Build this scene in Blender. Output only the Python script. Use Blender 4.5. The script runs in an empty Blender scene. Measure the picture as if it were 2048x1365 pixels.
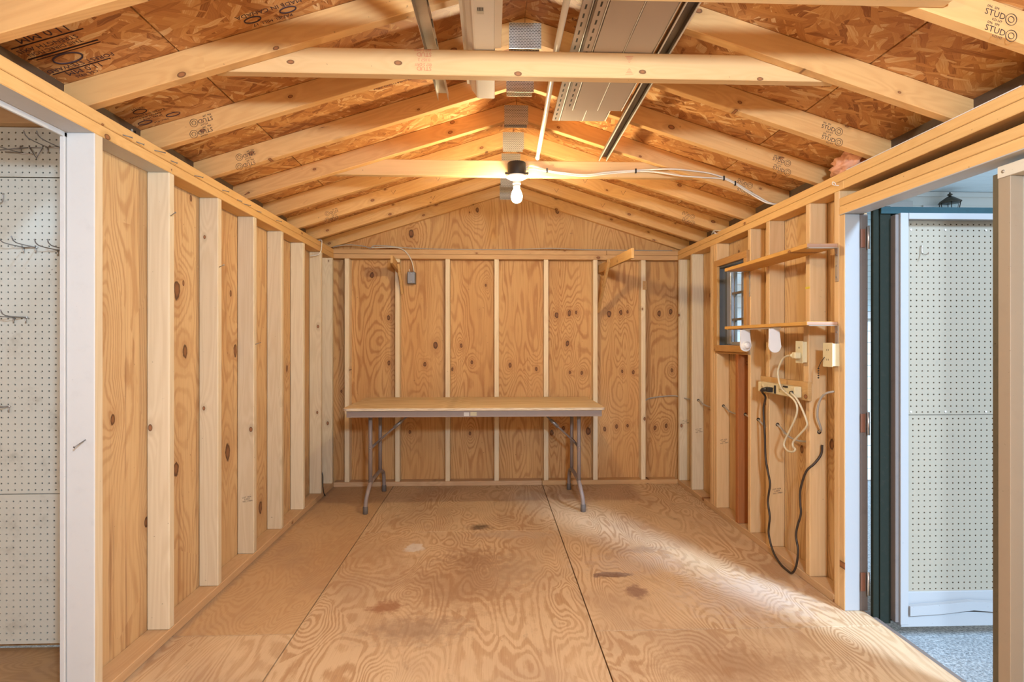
import bpy, bmesh, math, random
from mathutils import Vector, Matrix, Euler

# All lengths below are inches; I converts to metres.
I = 0.0254
SC = bpy.context.scene
COL = SC.collection
random.seed(7)

# ------------------------------------------------------------------ camera
cam = bpy.data.cameras.new('camera')
cam.sensor_width = 36.0
cam.lens = 36.0 * 1143.0 / 2048.0
cam.clip_start = 0.02
cam_o = bpy.data.objects.new('camera', cam)
COL.objects.link(cam_o)
cam_o.location = (50.315 * I, -185.0 * I, 46.81 * I)
cam_o.rotation_euler = (math.pi / 2, 0, -0.0372)
SC.camera = cam_o

# ------------------------------------------------------------------ world
w = bpy.data.worlds.new('world')
SC.world = w
w.use_nodes = True
bg = w.node_tree.nodes['Background']
bg.inputs[0].default_value = (0.84, 0.92, 1.0, 1)
bg.inputs[1].default_value = 1.1

# ------------------------------------------------------------------ lights
def lamp(name, kind, loc, power, color, size=0.1, rot=None, **kw):
    l = bpy.data.lights.new(name, kind)
    l.energy = power
    l.color = color
    if kind in ('POINT', 'SPOT'):
        l.shadow_soft_size = size
    for k, v in kw.items():
        setattr(l, k, v)
    o = bpy.data.objects.new(name, l)
    COL.objects.link(o)
    o.location = [c * I for c in loc]
    if rot:
        o.rotation_euler = rot
    return o

# soft low sun reaching the floor through the open side door
d = Vector((-29.0, 52.0, -44.0)).normalized()
lamp('sun', 'SUN', (200, -250, 200), 6.0, (0.44, 0.68, 1.0), angle=math.radians(12),
     rot=d.to_track_quat('-Z', 'Y').to_euler())
# photographer's flash, held up behind the camera
lamp('flash', 'POINT', (66, -202, 70), 225, (0.54, 0.75, 1.0), size=0.09)
# soft fill lamp added behind the camera; the front wall has no doorway
lamp('front_fill', 'AREA', (56, -240, 50), 9, (0.60, 0.80, 1.0), rot=(math.pi / 2, 0, 0),
     shape='RECTANGLE', size=90 * I, size_y=70 * I)
# unseen lamp added overhead to brighten the near plates, header and rafters
lamp('overhead_fill', 'POINT', (58, -152, 79), 17, (1.0, 0.86, 0.58), size=0.03)
BULB = 680.0
lamp('nook_fill', 'AREA', (-30, -158, 60), 5.0, (0.85, 0.92, 1.0), rot=(math.pi / 2, 0, 0),  # unseen fill lamp added to brighten the closed nook
     shape='RECTANGLE', size=40 * I, size_y=40 * I)

SC.cycles.max_bounces = 7
SC.cycles.diffuse_bounces = 3
SC.cycles.caustics_reflective = False
SC.cycles.caustics_refractive = False
SC.view_settings.view_transform = 'Standard'
SC.view_settings.look = 'None'
SC.view_settings.gamma = 1
SC.view_settings.exposure = 0.36
SC.view_settings.use_curve_mapping = False

# ------------------------------------------------------------------ helpers: meshes
def nb():
    return bmesh.new()

def box(bm, x0, x1, y0, y1, z0, z1, bevel=0.0):
    if x0 > x1: x0, x1 = x1, x0
    if y0 > y1: y0, y1 = y1, y0
    if z0 > z1: z0, z1 = z1, z0
    vs = [bm.verts.new((x, y, z)) for x in (x0, x1) for y in (y0, y1) for z in (z0, z1)]
    idx = [(0, 1, 3, 2), (4, 6, 7, 5), (0, 4, 5, 1), (2, 3, 7, 6), (0, 2, 6, 4), (1, 5, 7, 3)]
    fs = [bm.faces.new([vs[i] for i in f]) for f in idx]
    if bevel:
        es = list({e for f in fs for e in f.edges})
        bmesh.ops.bevel(bm, geom=es, offset=bevel, segments=1, profile=0.7, affect='EDGES')
    return bm

def prism(bm, pts, a0, a1, axis='Y', bevel=0.0):
    """extrude a 2D polygon; axis Y: pts are (x,z); axis X: (y,z); axis Z: (x,y)"""
    def P(p, a):
        if axis == 'Y': return (p[0], a, p[1])
        if axis == 'X': return (a, p[0], p[1])
        return (p[0], p[1], a)
    A = [bm.verts.new(P(p, a0)) for p in pts]
    B = [bm.verts.new(P(p, a1)) for p in pts]
    fs = [bm.faces.new(A), bm.faces.new(B[::-1])]
    n = len(pts)
    for i in range(n):
        fs.append(bm.faces.new([A[(i + 1) % n], A[i], B[i], B[(i + 1) % n]]))
    bmesh.ops.recalc_face_normals(bm, faces=fs)
    if bevel:
        es = list({e for f in fs for e in f.edges})
        bmesh.ops.bevel(bm, geom=es, offset=bevel, segments=1, profile=0.7, affect='EDGES')
    return bm

def smooth_path(pts, n=6):
    P = [Vector(p) for p in pts]
    if len(P) < 3: return P
    out = []
    for i in range(len(P) - 1):
        p0 = P[max(i - 1, 0)]; p1 = P[i]; p2 = P[i + 1]; p3 = P[min(i + 2, len(P) - 1)]
        for k in range(n):
            t = k / n
            out.append(0.5 * ((2 * p1) + (p2 - p0) * t + (2 * p0 - 5 * p1 + 4 * p2 - p3) * t * t + (3 * p1 - p0 - 3 * p2 + p3) * t ** 3))
    out.append(P[-1])
    return out

def tube(bm, pts, r, seg=8, smooth=0, cap=True):
    P = smooth_path(pts, smooth) if smooth else [Vector(p) for p in pts]
    rings = []
    up = None
    for i, p in enumerate(P):
        t = (P[min(i + 1, len(P) - 1)] - P[max(i - 1, 0)])
        if t.length < 1e-9: t = Vector((0, 0, 1))
        t.normalize()
        if up is None:
            up = t.orthogonal().normalized()
        else:
            up = (up - t * up.dot(t))
            up = up.normalized() if up.length > 1e-6 else t.orthogonal().normalized()
        s = t.cross(up)
        rr = r[i] if isinstance(r, (list, tuple)) else r
        rings.append([bm.verts.new(p + (up * math.cos(a) + s * math.sin(a)) * rr) for a in [2 * math.pi * k / seg for k in range(seg)]])
    for a, b in zip(rings, rings[1:]):
        for k in range(seg):
            f = bm.faces.new([a[k], a[(k + 1) % seg], b[(k + 1) % seg], b[k]])
            f.smooth = True
    if cap:
        bm.faces.new(rings[0][::-1]); bm.faces.new(rings[-1])
    return bm

def lathe(bm, prof, c, seg=24, axis='Z'):
    """prof: list of (r, h) ; c: base point"""
    rings = []
    for r, h in prof:
        ring = []
        for k in range(seg):
            a = 2 * math.pi * k / seg
            q = (r * math.cos(a), r * math.sin(a), h)
            if axis == 'Y': q = (q[0], h, q[1])
            if axis == 'X': q = (h, q[0], q[1])
            ring.append(bm.verts.new((c[0] + q[0], c[1] + q[1], c[2] + q[2])))
        rings.append(ring)
    fs = []
    for a, b in zip(rings, rings[1:]):
        for k in range(seg):
            f = bm.faces.new([a[k], a[(k + 1) % seg], b[(k + 1) % seg], b[k]]); f.smooth = True; fs.append(f)
    fs.append(bm.faces.new(rings[0][::-1])); fs.append(bm.faces.new(rings[-1]))
    bmesh.ops.recalc_face_normals(bm, faces=fs)
    return bm

WL = {}     # world location of every object, inches

def obj(name, bm, mats, parent=None, roty=None, origin=None, pick=None):
    """link bm (world inches) as one object, its origin at the bounding-box centre"""
    if not isinstance(mats, (list, tuple)): mats = [mats]
    bm.verts.ensure_lookup_table()
    if origin is None:
        lo = Vector((1e9,) * 3); hi = Vector((-1e9,) * 3)
        for v in bm.verts:
            for k in range(3):
                lo[k] = min(lo[k], v.co[k]); hi[k] = max(hi[k], v.co[k])
        origin = (lo + hi) / 2
    origin = Vector(origin)
    bm.normal_update()
    if pick:
        for f in bm.faces: f.material_index = pick(f)
    pr = parent.rotation_euler.y if parent else 0.0
    R = Matrix.Rotation(-(roty or pr), 3, 'Y') if (roty or pr) else None
    for v in bm.verts:
        q = v.co - origin
        if R: q = R @ q
        v.co = q * I
    me = bpy.data.meshes.new(name)
    bm.to_mesh(me); bm.free()
    for m in mats: me.materials.append(m)
    o = bpy.data.objects.new(name, me)
    COL.objects.link(o)
    if roty: o.rotation_euler = (0, roty, 0)
    place(o, origin, parent)
    return o

def place(o, wl, parent):
    wl = Vector(wl)
    WL[o] = wl
    if parent:
        o.parent = parent
        q = wl - WL[parent]
        if parent.rotation_euler.y:
            q = Matrix.Rotation(-parent.rotation_euler.y, 3, 'Y') @ q
        o.location = q * I
    else:
        o.location = wl * I

def empty(name, loc):
    o = bpy.data.objects.new(name, None)
    o.empty_display_size = 0.05
    COL.objects.link(o)
    place(o, loc, None)
    return o

def tag(o, label, cat, group=None):
    o['label'] = label; o['category'] = cat
    if group: o['group'] = group
    return o

def struct(name, loc):
    o = empty(name, loc); o['kind'] = 'structure'
    return o

def text(name, s, mat, parent, wl, size, rot, align='CENTER', space=1.0):
    c = bpy.data.curves.new(name, 'FONT')
    c.body = s; c.size = size * I; c.align_x = align; c.align_y = 'CENTER'
    c.extrude = 0.004 * I
    c.space_line = space
    c.resolution_u = 2
    c.materials.append(mat)
    o = bpy.data.objects.new(name, c)
    COL.objects.link(o)
    o.rotation_euler = rot
    place(o, wl, parent)
    return o

# ------------------------------------------------------------------ helpers: materials
class NT:
    def __init__(s, name):
        s.m = bpy.data.materials.new(name); s.m.use_nodes = True
        s.t = s.m.node_tree; s.t.nodes.clear()
        s.out = s.t.nodes.new('ShaderNodeOutputMaterial')
        s.b = s.t.nodes.new('ShaderNodeBsdfPrincipled')
        s.t.links.new(s.b.outputs[0], s.out.inputs[0])
    def L(s, a, b): s.t.links.new(a, b)
    def put(s, sock, v):
        if v is None: return
        if isinstance(v, bpy.types.NodeSocket): s.L(v, sock)
        elif isinstance(v, (tuple, list)) and sock.type == 'RGBA' and len(v) == 3: sock.default_value = (*v, 1)
        else: sock.default_value = v
    def n(s, t, **k):
        nd = s.t.nodes.new('ShaderNode' + t)
        for a, v in k.items(): setattr(nd, a, v)
        return nd
    def math(s, op, a, b=None, c=None, clamp=False):
        nd = s.n('Math', operation=op, use_clamp=clamp)
        s.put(nd.inputs[0], a)
        if b is not None: s.put(nd.inputs[1], b)
        if c is not None: s.put(nd.inputs[2], c)
        return nd.outputs[0]
    def vm(s, op, a, b=None, scale=None):
        nd = s.n('VectorMath', operation=op)
        s.put(nd.inputs[0], a)
        if b is not None: s.put(nd.inputs[1], b)
        if scale is not None: s.put(nd.inputs['Scale'], scale)
        return nd.outputs['Value'] if op in ('LENGTH', 'DOT_PRODUCT', 'DISTANCE') else nd.outputs[0]
    def step(s, x, a, b, lo=0.0, hi=1.0):
        nd = s.n('MapRange', interpolation_type='SMOOTHSTEP')
        s.put(nd.inputs['Value'], x)
        s.put(nd.inputs['From Min'], a); s.put(nd.inputs['From Max'], b)
        s.put(nd.inputs['To Min'], lo); s.put(nd.inputs['To Max'], hi)
        return nd.outputs[0]
    def noise(s, v, scale=1.0, detail=2.0, rough=0.5, dist=0.0, color=False):
        nd = s.n('TexNoise')
        s.put(nd.inputs['Vector'], v); nd.inputs['Scale'].default_value = scale
        nd.inputs['Detail'].default_value = detail; nd.inputs['Roughness'].default_value = rough
        nd.inputs['Distortion'].default_value = dist
        return nd.outputs[1] if color else nd.outputs[0]
    def mix(s, f, a, b, mode='MIX'):
        nd = s.n('Mix', data_type='RGBA', blend_type=mode)
        nd.clamp_factor = True
        s.put(nd.inputs[0], f); s.put(nd.inputs[6], a); s.put(nd.inputs[7], b)
        return nd.outputs[2]
    def ramp(s, f, stops):
        nd = s.n('ValToRGB')
        e = nd.color_ramp.elements
        while len(e) < len(stops): e.new(0.5)
        for k, (p, c) in enumerate(stops):
            e[k].position = p; e[k].color = (*c, 1)
        s.put(nd.inputs[0], f)
        return nd.outputs[0]
    def coords(s):
        """object coordinates in inches, shifted by a random amount per object"""
        tc = s.n('TexCoord'); oi = s.n('ObjectInfo')
        v = s.vm('SCALE', tc.outputs['Object'], scale=39.37)
        rnd = s.vm('SCALE', (371.0, 913.0, 533.0), scale=oi.outputs['Random'])
        return s.vm('ADD', v, rnd), oi.outputs['Random'], tc
    def finish(s, col, rough=0.7, bump=None, strength=0.2, metal=0.0, spec=0.3, dist=0.002):
        s.put(s.b.inputs['Base Color'], col)
        s.put(s.b.inputs['Roughness'], rough)
        s.put(s.b.inputs['Metallic'], metal)
        s.b.inputs['Specular IOR Level'].default_value = spec
        if bump is not None:
            nd = s.n('Bump'); nd.inputs['Strength'].default_value = strength; nd.inputs['Distance'].default_value = dist
            s.L(bump, nd.inputs['Height']); s.L(nd.outputs[0], s.b.inputs['Normal'])
        return s.m

def axvec(axis, along, cross, other=None):
    other = cross if other is None else other
    return {'X': (along, cross, other), 'Y': (cross, along, other), 'Z': (cross, other, along)}[axis]

def knots(s, v, axis, cell_along, cell_cross, r0, r1, thresh, flat=None):
    """round knots of real size: returns distance-over-radius (1 = knot edge) and a has-knot mask"""
    S = list(axvec(axis, 1.0 / cell_along, 1.0 / cell_cross))
    fk = 'XYZ'.index(flat or {'X': 'Y', 'Z': 'Y', 'Y': 'X'}[axis])
    S[fk] = 0.0
    q = s.vm('MULTIPLY', v, tuple(S))
    vo = s.n('TexVoronoi', feature='F1'); vo.inputs['Scale'].default_value = 1.0
    vo.inputs['Randomness'].default_value = 0.8
    s.L(q, vo.inputs['Vector'])
    diff = s.vm('SUBTRACT', q, vo.outputs['Position'])
    D = list(axvec(axis, cell_along * 0.62, cell_cross)); D[fk] = 0.0
    diff = s.vm('MULTIPLY', diff, tuple(D))
    d = s.vm('LENGTH', diff)
    sep = s.n('SeparateColor'); s.L(vo.outputs['Color'], sep.inputs[0])
    has = s.math('GREATER_THAN', sep.outputs[0], thresh)
    rad = s.math('MULTIPLY_ADD', sep.outputs[1], r1 - r0, r0)
    return s.math('DIVIDE', d, rad), has, d

def spot_field(s, axis, spots, squash=0.62):
    """distance over radius to the nearest of the knots listed in room inches (x, y, z, r)"""
    A = Vector(axvec(axis, squash, 1.0))
    geo = s.n('NewGeometry')
    P = s.vm('MULTIPLY', geo.outputs['Position'], tuple(A * 39.37))
    wob = s.noise(P, 1.1, 2.0, 0.5)
    best = None
    for x, y, z, r in spots:
        d = s.math('DIVIDE', s.vm('DISTANCE', P, (x * A[0], y * A[1], z * A[2])), r)
        best = d if best is None else s.math('MINIMUM', best, d)
    return s.math('ADD', best, s.math('MULTIPLY', s.math('SUBTRACT', wob, 0.5), 0.9))

def ply(name, axis, light, line, tone, rings=30.0, along=0.012, cross=0.10, line_amt=0.6, spots=None, tone_amt=0.5, streak=0.0, kn=(40.0, 14.0, 0.3, 0.6, 0.6), flat=None):
    """rotary-cut plywood: thin dark contour lines drawn out along the grain and bending round the knots"""
    s = NT(name)
    v, rnd, tc = s.coords()
    kd, has, d = knots(s, v, axis, *kn, flat=flat)
    pull = s.math('MULTIPLY', s.math('POWER', 2.718, s.math('MULTIPLY', d, -0.28)), has)
    nA = s.noise(s.vm('MULTIPLY', v, axvec(axis, along, cross)), 1.0, 2.0, 0.5, 0.35)
    f = s.math('ADD', nA, s.math('MULTIPLY', pull, 0.22))
    kin = s.math('MULTIPLY', s.step(kd, 1.08, 0.85), has)
    if spots:
        kd2 = spot_field(s, axis, spots)
        f = s.math('ADD', f, s.math('MULTIPLY', s.math('POWER', 2.718, s.math('MULTIPLY', kd2, -0.22)), 0.24))
        kin = s.math('MAXIMUM', kin, s.step(kd2, 1.1, 0.85)); kd = s.math('MINIMUM', kd, kd2)
    wob = s.noise(s.vm('MULTIPLY', v, axvec(axis, 0.5, 2.2)), 1.0, 3.0, 0.6)
    pp = s.math('ADD', s.math('PINGPONG', s.math('MULTIPLY', f, rings), 0.5), s.math('MULTIPLY', s.math('SUBTRACT', wob, 0.5), 0.30))
    amt = s.noise(s.vm('MULTIPLY', v, axvec(axis, 0.03, 0.09)), 1.0, 2.0, 0.5)
    ring = s.math('MULTIPLY', s.step(pp, 0.20, 0.46), s.step(amt, 0.3, 0.62, 0.45, 1.25))
    fibn = s.noise(s.vm('MULTIPLY', v, axvec(axis, 0.10, 7.0)), 1.0, 2.0, 0.6)
    big = s.noise(s.vm('MULTIPLY', v, axvec(axis, 0.010, 0.07)), 1.0, 3.0, 0.55)
    col = s.mix(s.step(big, 0.38, 0.68, 0, tone_amt), light, tone)
    col = s.mix(s.math('MULTIPLY', ring, line_amt), col, line)
    col = s.mix(s.step(fibn, 0.45, 0.8, 0, 0.45), col, line)
    if streak:
        stn = s.noise(s.vm('MULTIPLY', v, axvec(axis, 0.03, 0.9)), 1.0, 4.0, 0.65)
        col = s.mix(s.step(stn, 0.58, 0.72, 0, streak), col, (0.24, 0.095, 0.04))
    halo = s.step(kd, 4.0, 0.8, 0, 0.35)
    col = s.mix(s.math('MULTIPLY', halo, s.math('MAXIMUM', has, 1.0 if spots else 0.0)), col, line)
    kcol = s.mix(s.step(kd, 0.35, 0.9), (0.22, 0.085, 0.03), (0.055, 0.016, 0.007))
    col = s.mix(s.math('MULTIPLY', kin, 0.9), col, kcol)
    sp = s.noise(v, 1.3, 1.0, 0.5)
    col = s.mix(s.step(sp, 0.77, 0.81, 0, 0.5), col, (0.14, 0.06, 0.03))
    return s.finish(col, 0.62, s.math('ADD', fibn, ring), 0.12, dist=0.0006)

def wood(name, axis, light, dark, knot=(0.10, 0.035, 0.012), rings=9.0, ring_amt=0.45, fib=0.25, kn=(26.0, 4.2, 0.18, 0.55, 0.45),
         along=0.028, cross=0.36, tint=0.22, rough=0.62, sharp=False, spots=None):
    s = NT(name)
    v, rnd, tc = s.coords()
    kd, has, d = knots(s, v, axis, *kn)
    pull = s.math('MULTIPLY', s.math('POWER', 2.718, s.math('MULTIPLY', d, -0.7)), has)
    nA = s.noise(s.vm('MULTIPLY', v, axvec(axis, along, cross)), 1.0, 2.0, 0.45, 0.2)
    f = s.math('ADD', nA, s.math('MULTIPLY', pull, 0.32))
    kd2 = spot_field(s, axis, spots) if spots else None
    if kd2: f = s.math('ADD', f, s.math('MULTIPLY', s.math('POWER', 2.718, s.math('MULTIPLY', kd2, -0.4)), 0.3))
    pp = s.math('PINGPONG', s.math('MULTIPLY', f, rings), 0.5)
    ring = s.step(pp, 0.22 if sharp else 0.0, 0.5)
    fibn = s.noise(s.vm('MULTIPLY', v, axvec(axis, 0.12, 5.0)), 1.0, 2.0, 0.6)
    big = s.noise(s.vm('MULTIPLY', v, axvec(axis, 0.02, 0.12)), 1.0, 2.0, 0.5)
    t = s.math('ADD', s.math('MULTIPLY', ring, ring_amt), s.math('MULTIPLY', s.math('SUBTRACT', fibn, 0.5), fib * 2))
    t = s.math('ADD', t, s.math('MULTIPLY', s.math('SUBTRACT', big, 0.45), 0.9), clamp=True)
    col = s.mix(t, light, dark)
    # per-board tint
    col = s.mix(s.math('MULTIPLY', s.math('FRACT', s.math('MULTIPLY', rnd, 7.31)), tint), col, [c * 0.72 for c in dark])
    halo = s.math('MULTIPLY', s.step(kd, 3.2, 0.8), s.math('MULTIPLY', has, 0.35))
    col = s.mix(halo, col, [c * 0.6 for c in dark])
    kin = s.math('MULTIPLY', s.step(kd, 1.08, 0.88), has)
    if kd2:
        kin = s.math('MAXIMUM', kin, s.step(kd2, 1.08, 0.88)); kd = s.math('MINIMUM', kd, kd2)
    kcol = s.mix(s.step(kd, 0.4, 0.95), [min(1, c * 3.2) for c in knot], knot)
    col = s.mix(s.math('MULTIPLY', kin, 0.9), col, kcol)
    # specks
    sp = s.noise(v, 1.7, 1.0, 0.5)
    col = s.mix(s.step(sp, 0.78, 0.82, 0, 0.45), col, (0.12, 0.06, 0.03))
    return s.finish(col, rough, s.math('ADD', fibn, ring), 0.12, dist=0.0006)

# stud lumber / rafters / plywood in the grain directions they are used
STUD = wood('pale_stud_lumber', 'Z', (0.76, 0.63, 0.44), (0.58, 0.43, 0.255), ring_amt=0.30, fib=0.18, kn=(38.0, 4.5, 0.15, 0.42, 0.5))
STUDB = wood('pale_back_stud_lumber', 'Z', (0.86, 0.69, 0.46), (0.70, 0.50, 0.28), ring_amt=0.30, fib=0.18, kn=(38.0, 4.5, 0.15, 0.42, 0.6))
STUDW = wood('warm_stud_lumber', 'Z', (0.75, 0.495, 0.25), (0.61, 0.36, 0.155), ring_amt=0.32, fib=0.18, kn=(40.0, 4.5, 0.15, 0.42, 0.55))
REDSTUD = wood('reddish_board', 'Z', (0.42, 0.15, 0.045), (0.33, 0.10, 0.028), ring_amt=0.3, kn=(40.0, 4.5, 0.15, 0.4, 0.7))
PLATEY = wood('plate_lumber_lengthwise', 'Y', (0.78, 0.48, 0.19), (0.66, 0.35, 0.115), ring_amt=0.3, kn=(30.0, 4.0, 0.15, 0.4, 0.5))
PLATEX = wood('plate_lumber_crosswise', 'X', (0.64, 0.385, 0.18), (0.52, 0.28, 0.115), ring_amt=0.3, kn=(30.0, 4.0, 0.15, 0.4, 0.5))
SOLEY = wood('sole_plate_lumber_lengthwise', 'Y', (0.64, 0.41, 0.22), (0.50, 0.29, 0.135), ring_amt=0.3)
RAFT = wood('rafter_lumber', 'X', (0.76, 0.43, 0.165), (0.60, 0.295, 0.10), ring_amt=0.34, fib=0.16, kn=(16.0, 3.6, 0.16, 0.42, 0.42))
TIE_KNOTS = [(23.8, -108.2, 83.9, 0.33), (37.9, -108.2, 84.0, 0.33), (54.0, -108.2, 82.8, 0.33), (70.9, -108.2, 83.4, 0.33), (87.1, -108.2, 82.7, 0.3)]
TIE = wood('collar_tie_lumber', 'X', (0.74, 0.47, 0.22), (0.62, 0.36, 0.15), ring_amt=0.25, fib=0.14, kn=(22.0, 3.6, 0.25, 0.5, 0.9), spots=TIE_KNOTS)
BACK_KNOTS = [(11.5, 3.6, 68.4, 0.6), (16.9, 3.6, 54.4, 0.5), (17.0, 3.6, 39.6, 0.5), (48.7, 3.6, 65.2, 0.3), (32.2, 3.6, 45.4, 0.7), (28.7, 3.6, 39.1, 0.5), (40.6, 3.6, 45.2, 0.45), (44.1, 3.6, 39.8, 0.4), (37.7, 3.6, 37.5, 0.4),
              (56.7, 3.6, 38.8, 0.5), (65.4, 3.6, 37.5, 0.4), (72.1, 3.6, 55.4, 0.6), (76.3, 3.6, 56.1, 0.6), (78.6, 3.6, 56.3, 0.4), (75.7, 3.6, 46.0, 0.6), (76.5, 3.6, 36.4, 0.35), (80.5, 3.6, 36.2, 0.4), (89.6, 3.6, 55.8, 0.7),
              (93.5, 3.6, 56.3, 0.55), (95.8, 3.6, 56.5, 0.35), (94.0, 3.6, 36.7, 0.35), (97.7, 3.6, 36.5, 0.45), (106.4, 3.6, 56.0, 0.6), (110.3, 3.6, 56.6, 0.6), (110.7, 3.6, 37.0, 0.4), (88.2, 3.6, 17.5, 0.5), (92.1, 3.6, 18.4, 0.45),
              (95.8, 3.6, 18.6, 0.4), (105.0, 3.6, 17.9, 0.5), (108.8, 3.6, 18.5, 0.5), (70.5, 3.6, 16.4, 0.6), (74.4, 3.6, 17.9, 0.5), (82.7, 3.6, 16.9, 0.8), (23.8, 3.6, 16.9, 0.4), (43.5, 3.6, 16.4, 0.4), (24.3, 3.6, 82.0, 0.8), (45.9, 3.6, 90.0, 0.5), (72.4, 3.6, 90.0, 0.7)]
SIDE_KNOTS = [(-3.5, -84.8, 55.4, 1.0), (-3.5, -104.4, 49.7, 0.8), (-3.5, -62.5, 44.8, 0.8), (-3.5, -82.2, 45.0, 0.8), (-3.5, -65.9, 24.0, 1.1), (-3.5, -101.5, 35.6, 0.5), (-3.5, -49.2, 7.9, 1.0), (-3.5, -31.8, 39.5, 0.6), (-3.5, -85.1, 24.8, 0.8),
              (115.1, -38.1, 69.7, 0.6), (115.1, -61.0, 65.3, 0.5), (115.1, -78.7, 27.1, 0.7), (115.1, -68.3, 24.2, 0.6)]
PLYZ = ply('plywood_sheathing', 'Z', (0.66, 0.375, 0.150), (0.36, 0.135, 0.035), (0.53, 0.245, 0.075), rings=30.0, along=0.013, cross=0.085, line_amt=0.48, spots=BACK_KNOTS, kn=(40.0, 20.0, 0.2, 0.4, 0.85))
PLYL = ply('plywood_sheathing_pale', 'Z', (0.65, 0.425, 0.21), (0.39, 0.18, 0.065), (0.52, 0.28, 0.11), rings=24.0, along=0.010, cross=0.095, line_amt=0.42, spots=SIDE_KNOTS, streak=0.55, flat='X')
SHELF = wood('shelf_board_orange', 'Y', (0.68, 0.37, 0.10), (0.56, 0.27, 0.06), ring_amt=0.3, kn=(18.0, 4.0, 0.2, 0.45, 0.5))
BRKT = wood('bracket_lumber', 'Y', (0.66, 0.40, 0.16), (0.52, 0.28, 0.10), ring_amt=0.3)
TRIMW = wood('window_trim_board', 'Y', (0.58, 0.32, 0.115), (0.46, 0.22, 0.07), ring_amt=0.4)
TRIMZ = wood('window_trim_upright', 'Z', (0.58, 0.32, 0.115), (0.46, 0.22, 0.07), ring_amt=0.4)
MOUNTB = wood('mounting_board_wood', 'Y', (0.62, 0.38, 0.16), (0.50, 0.28, 0.10), ring_amt=0.4)

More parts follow.
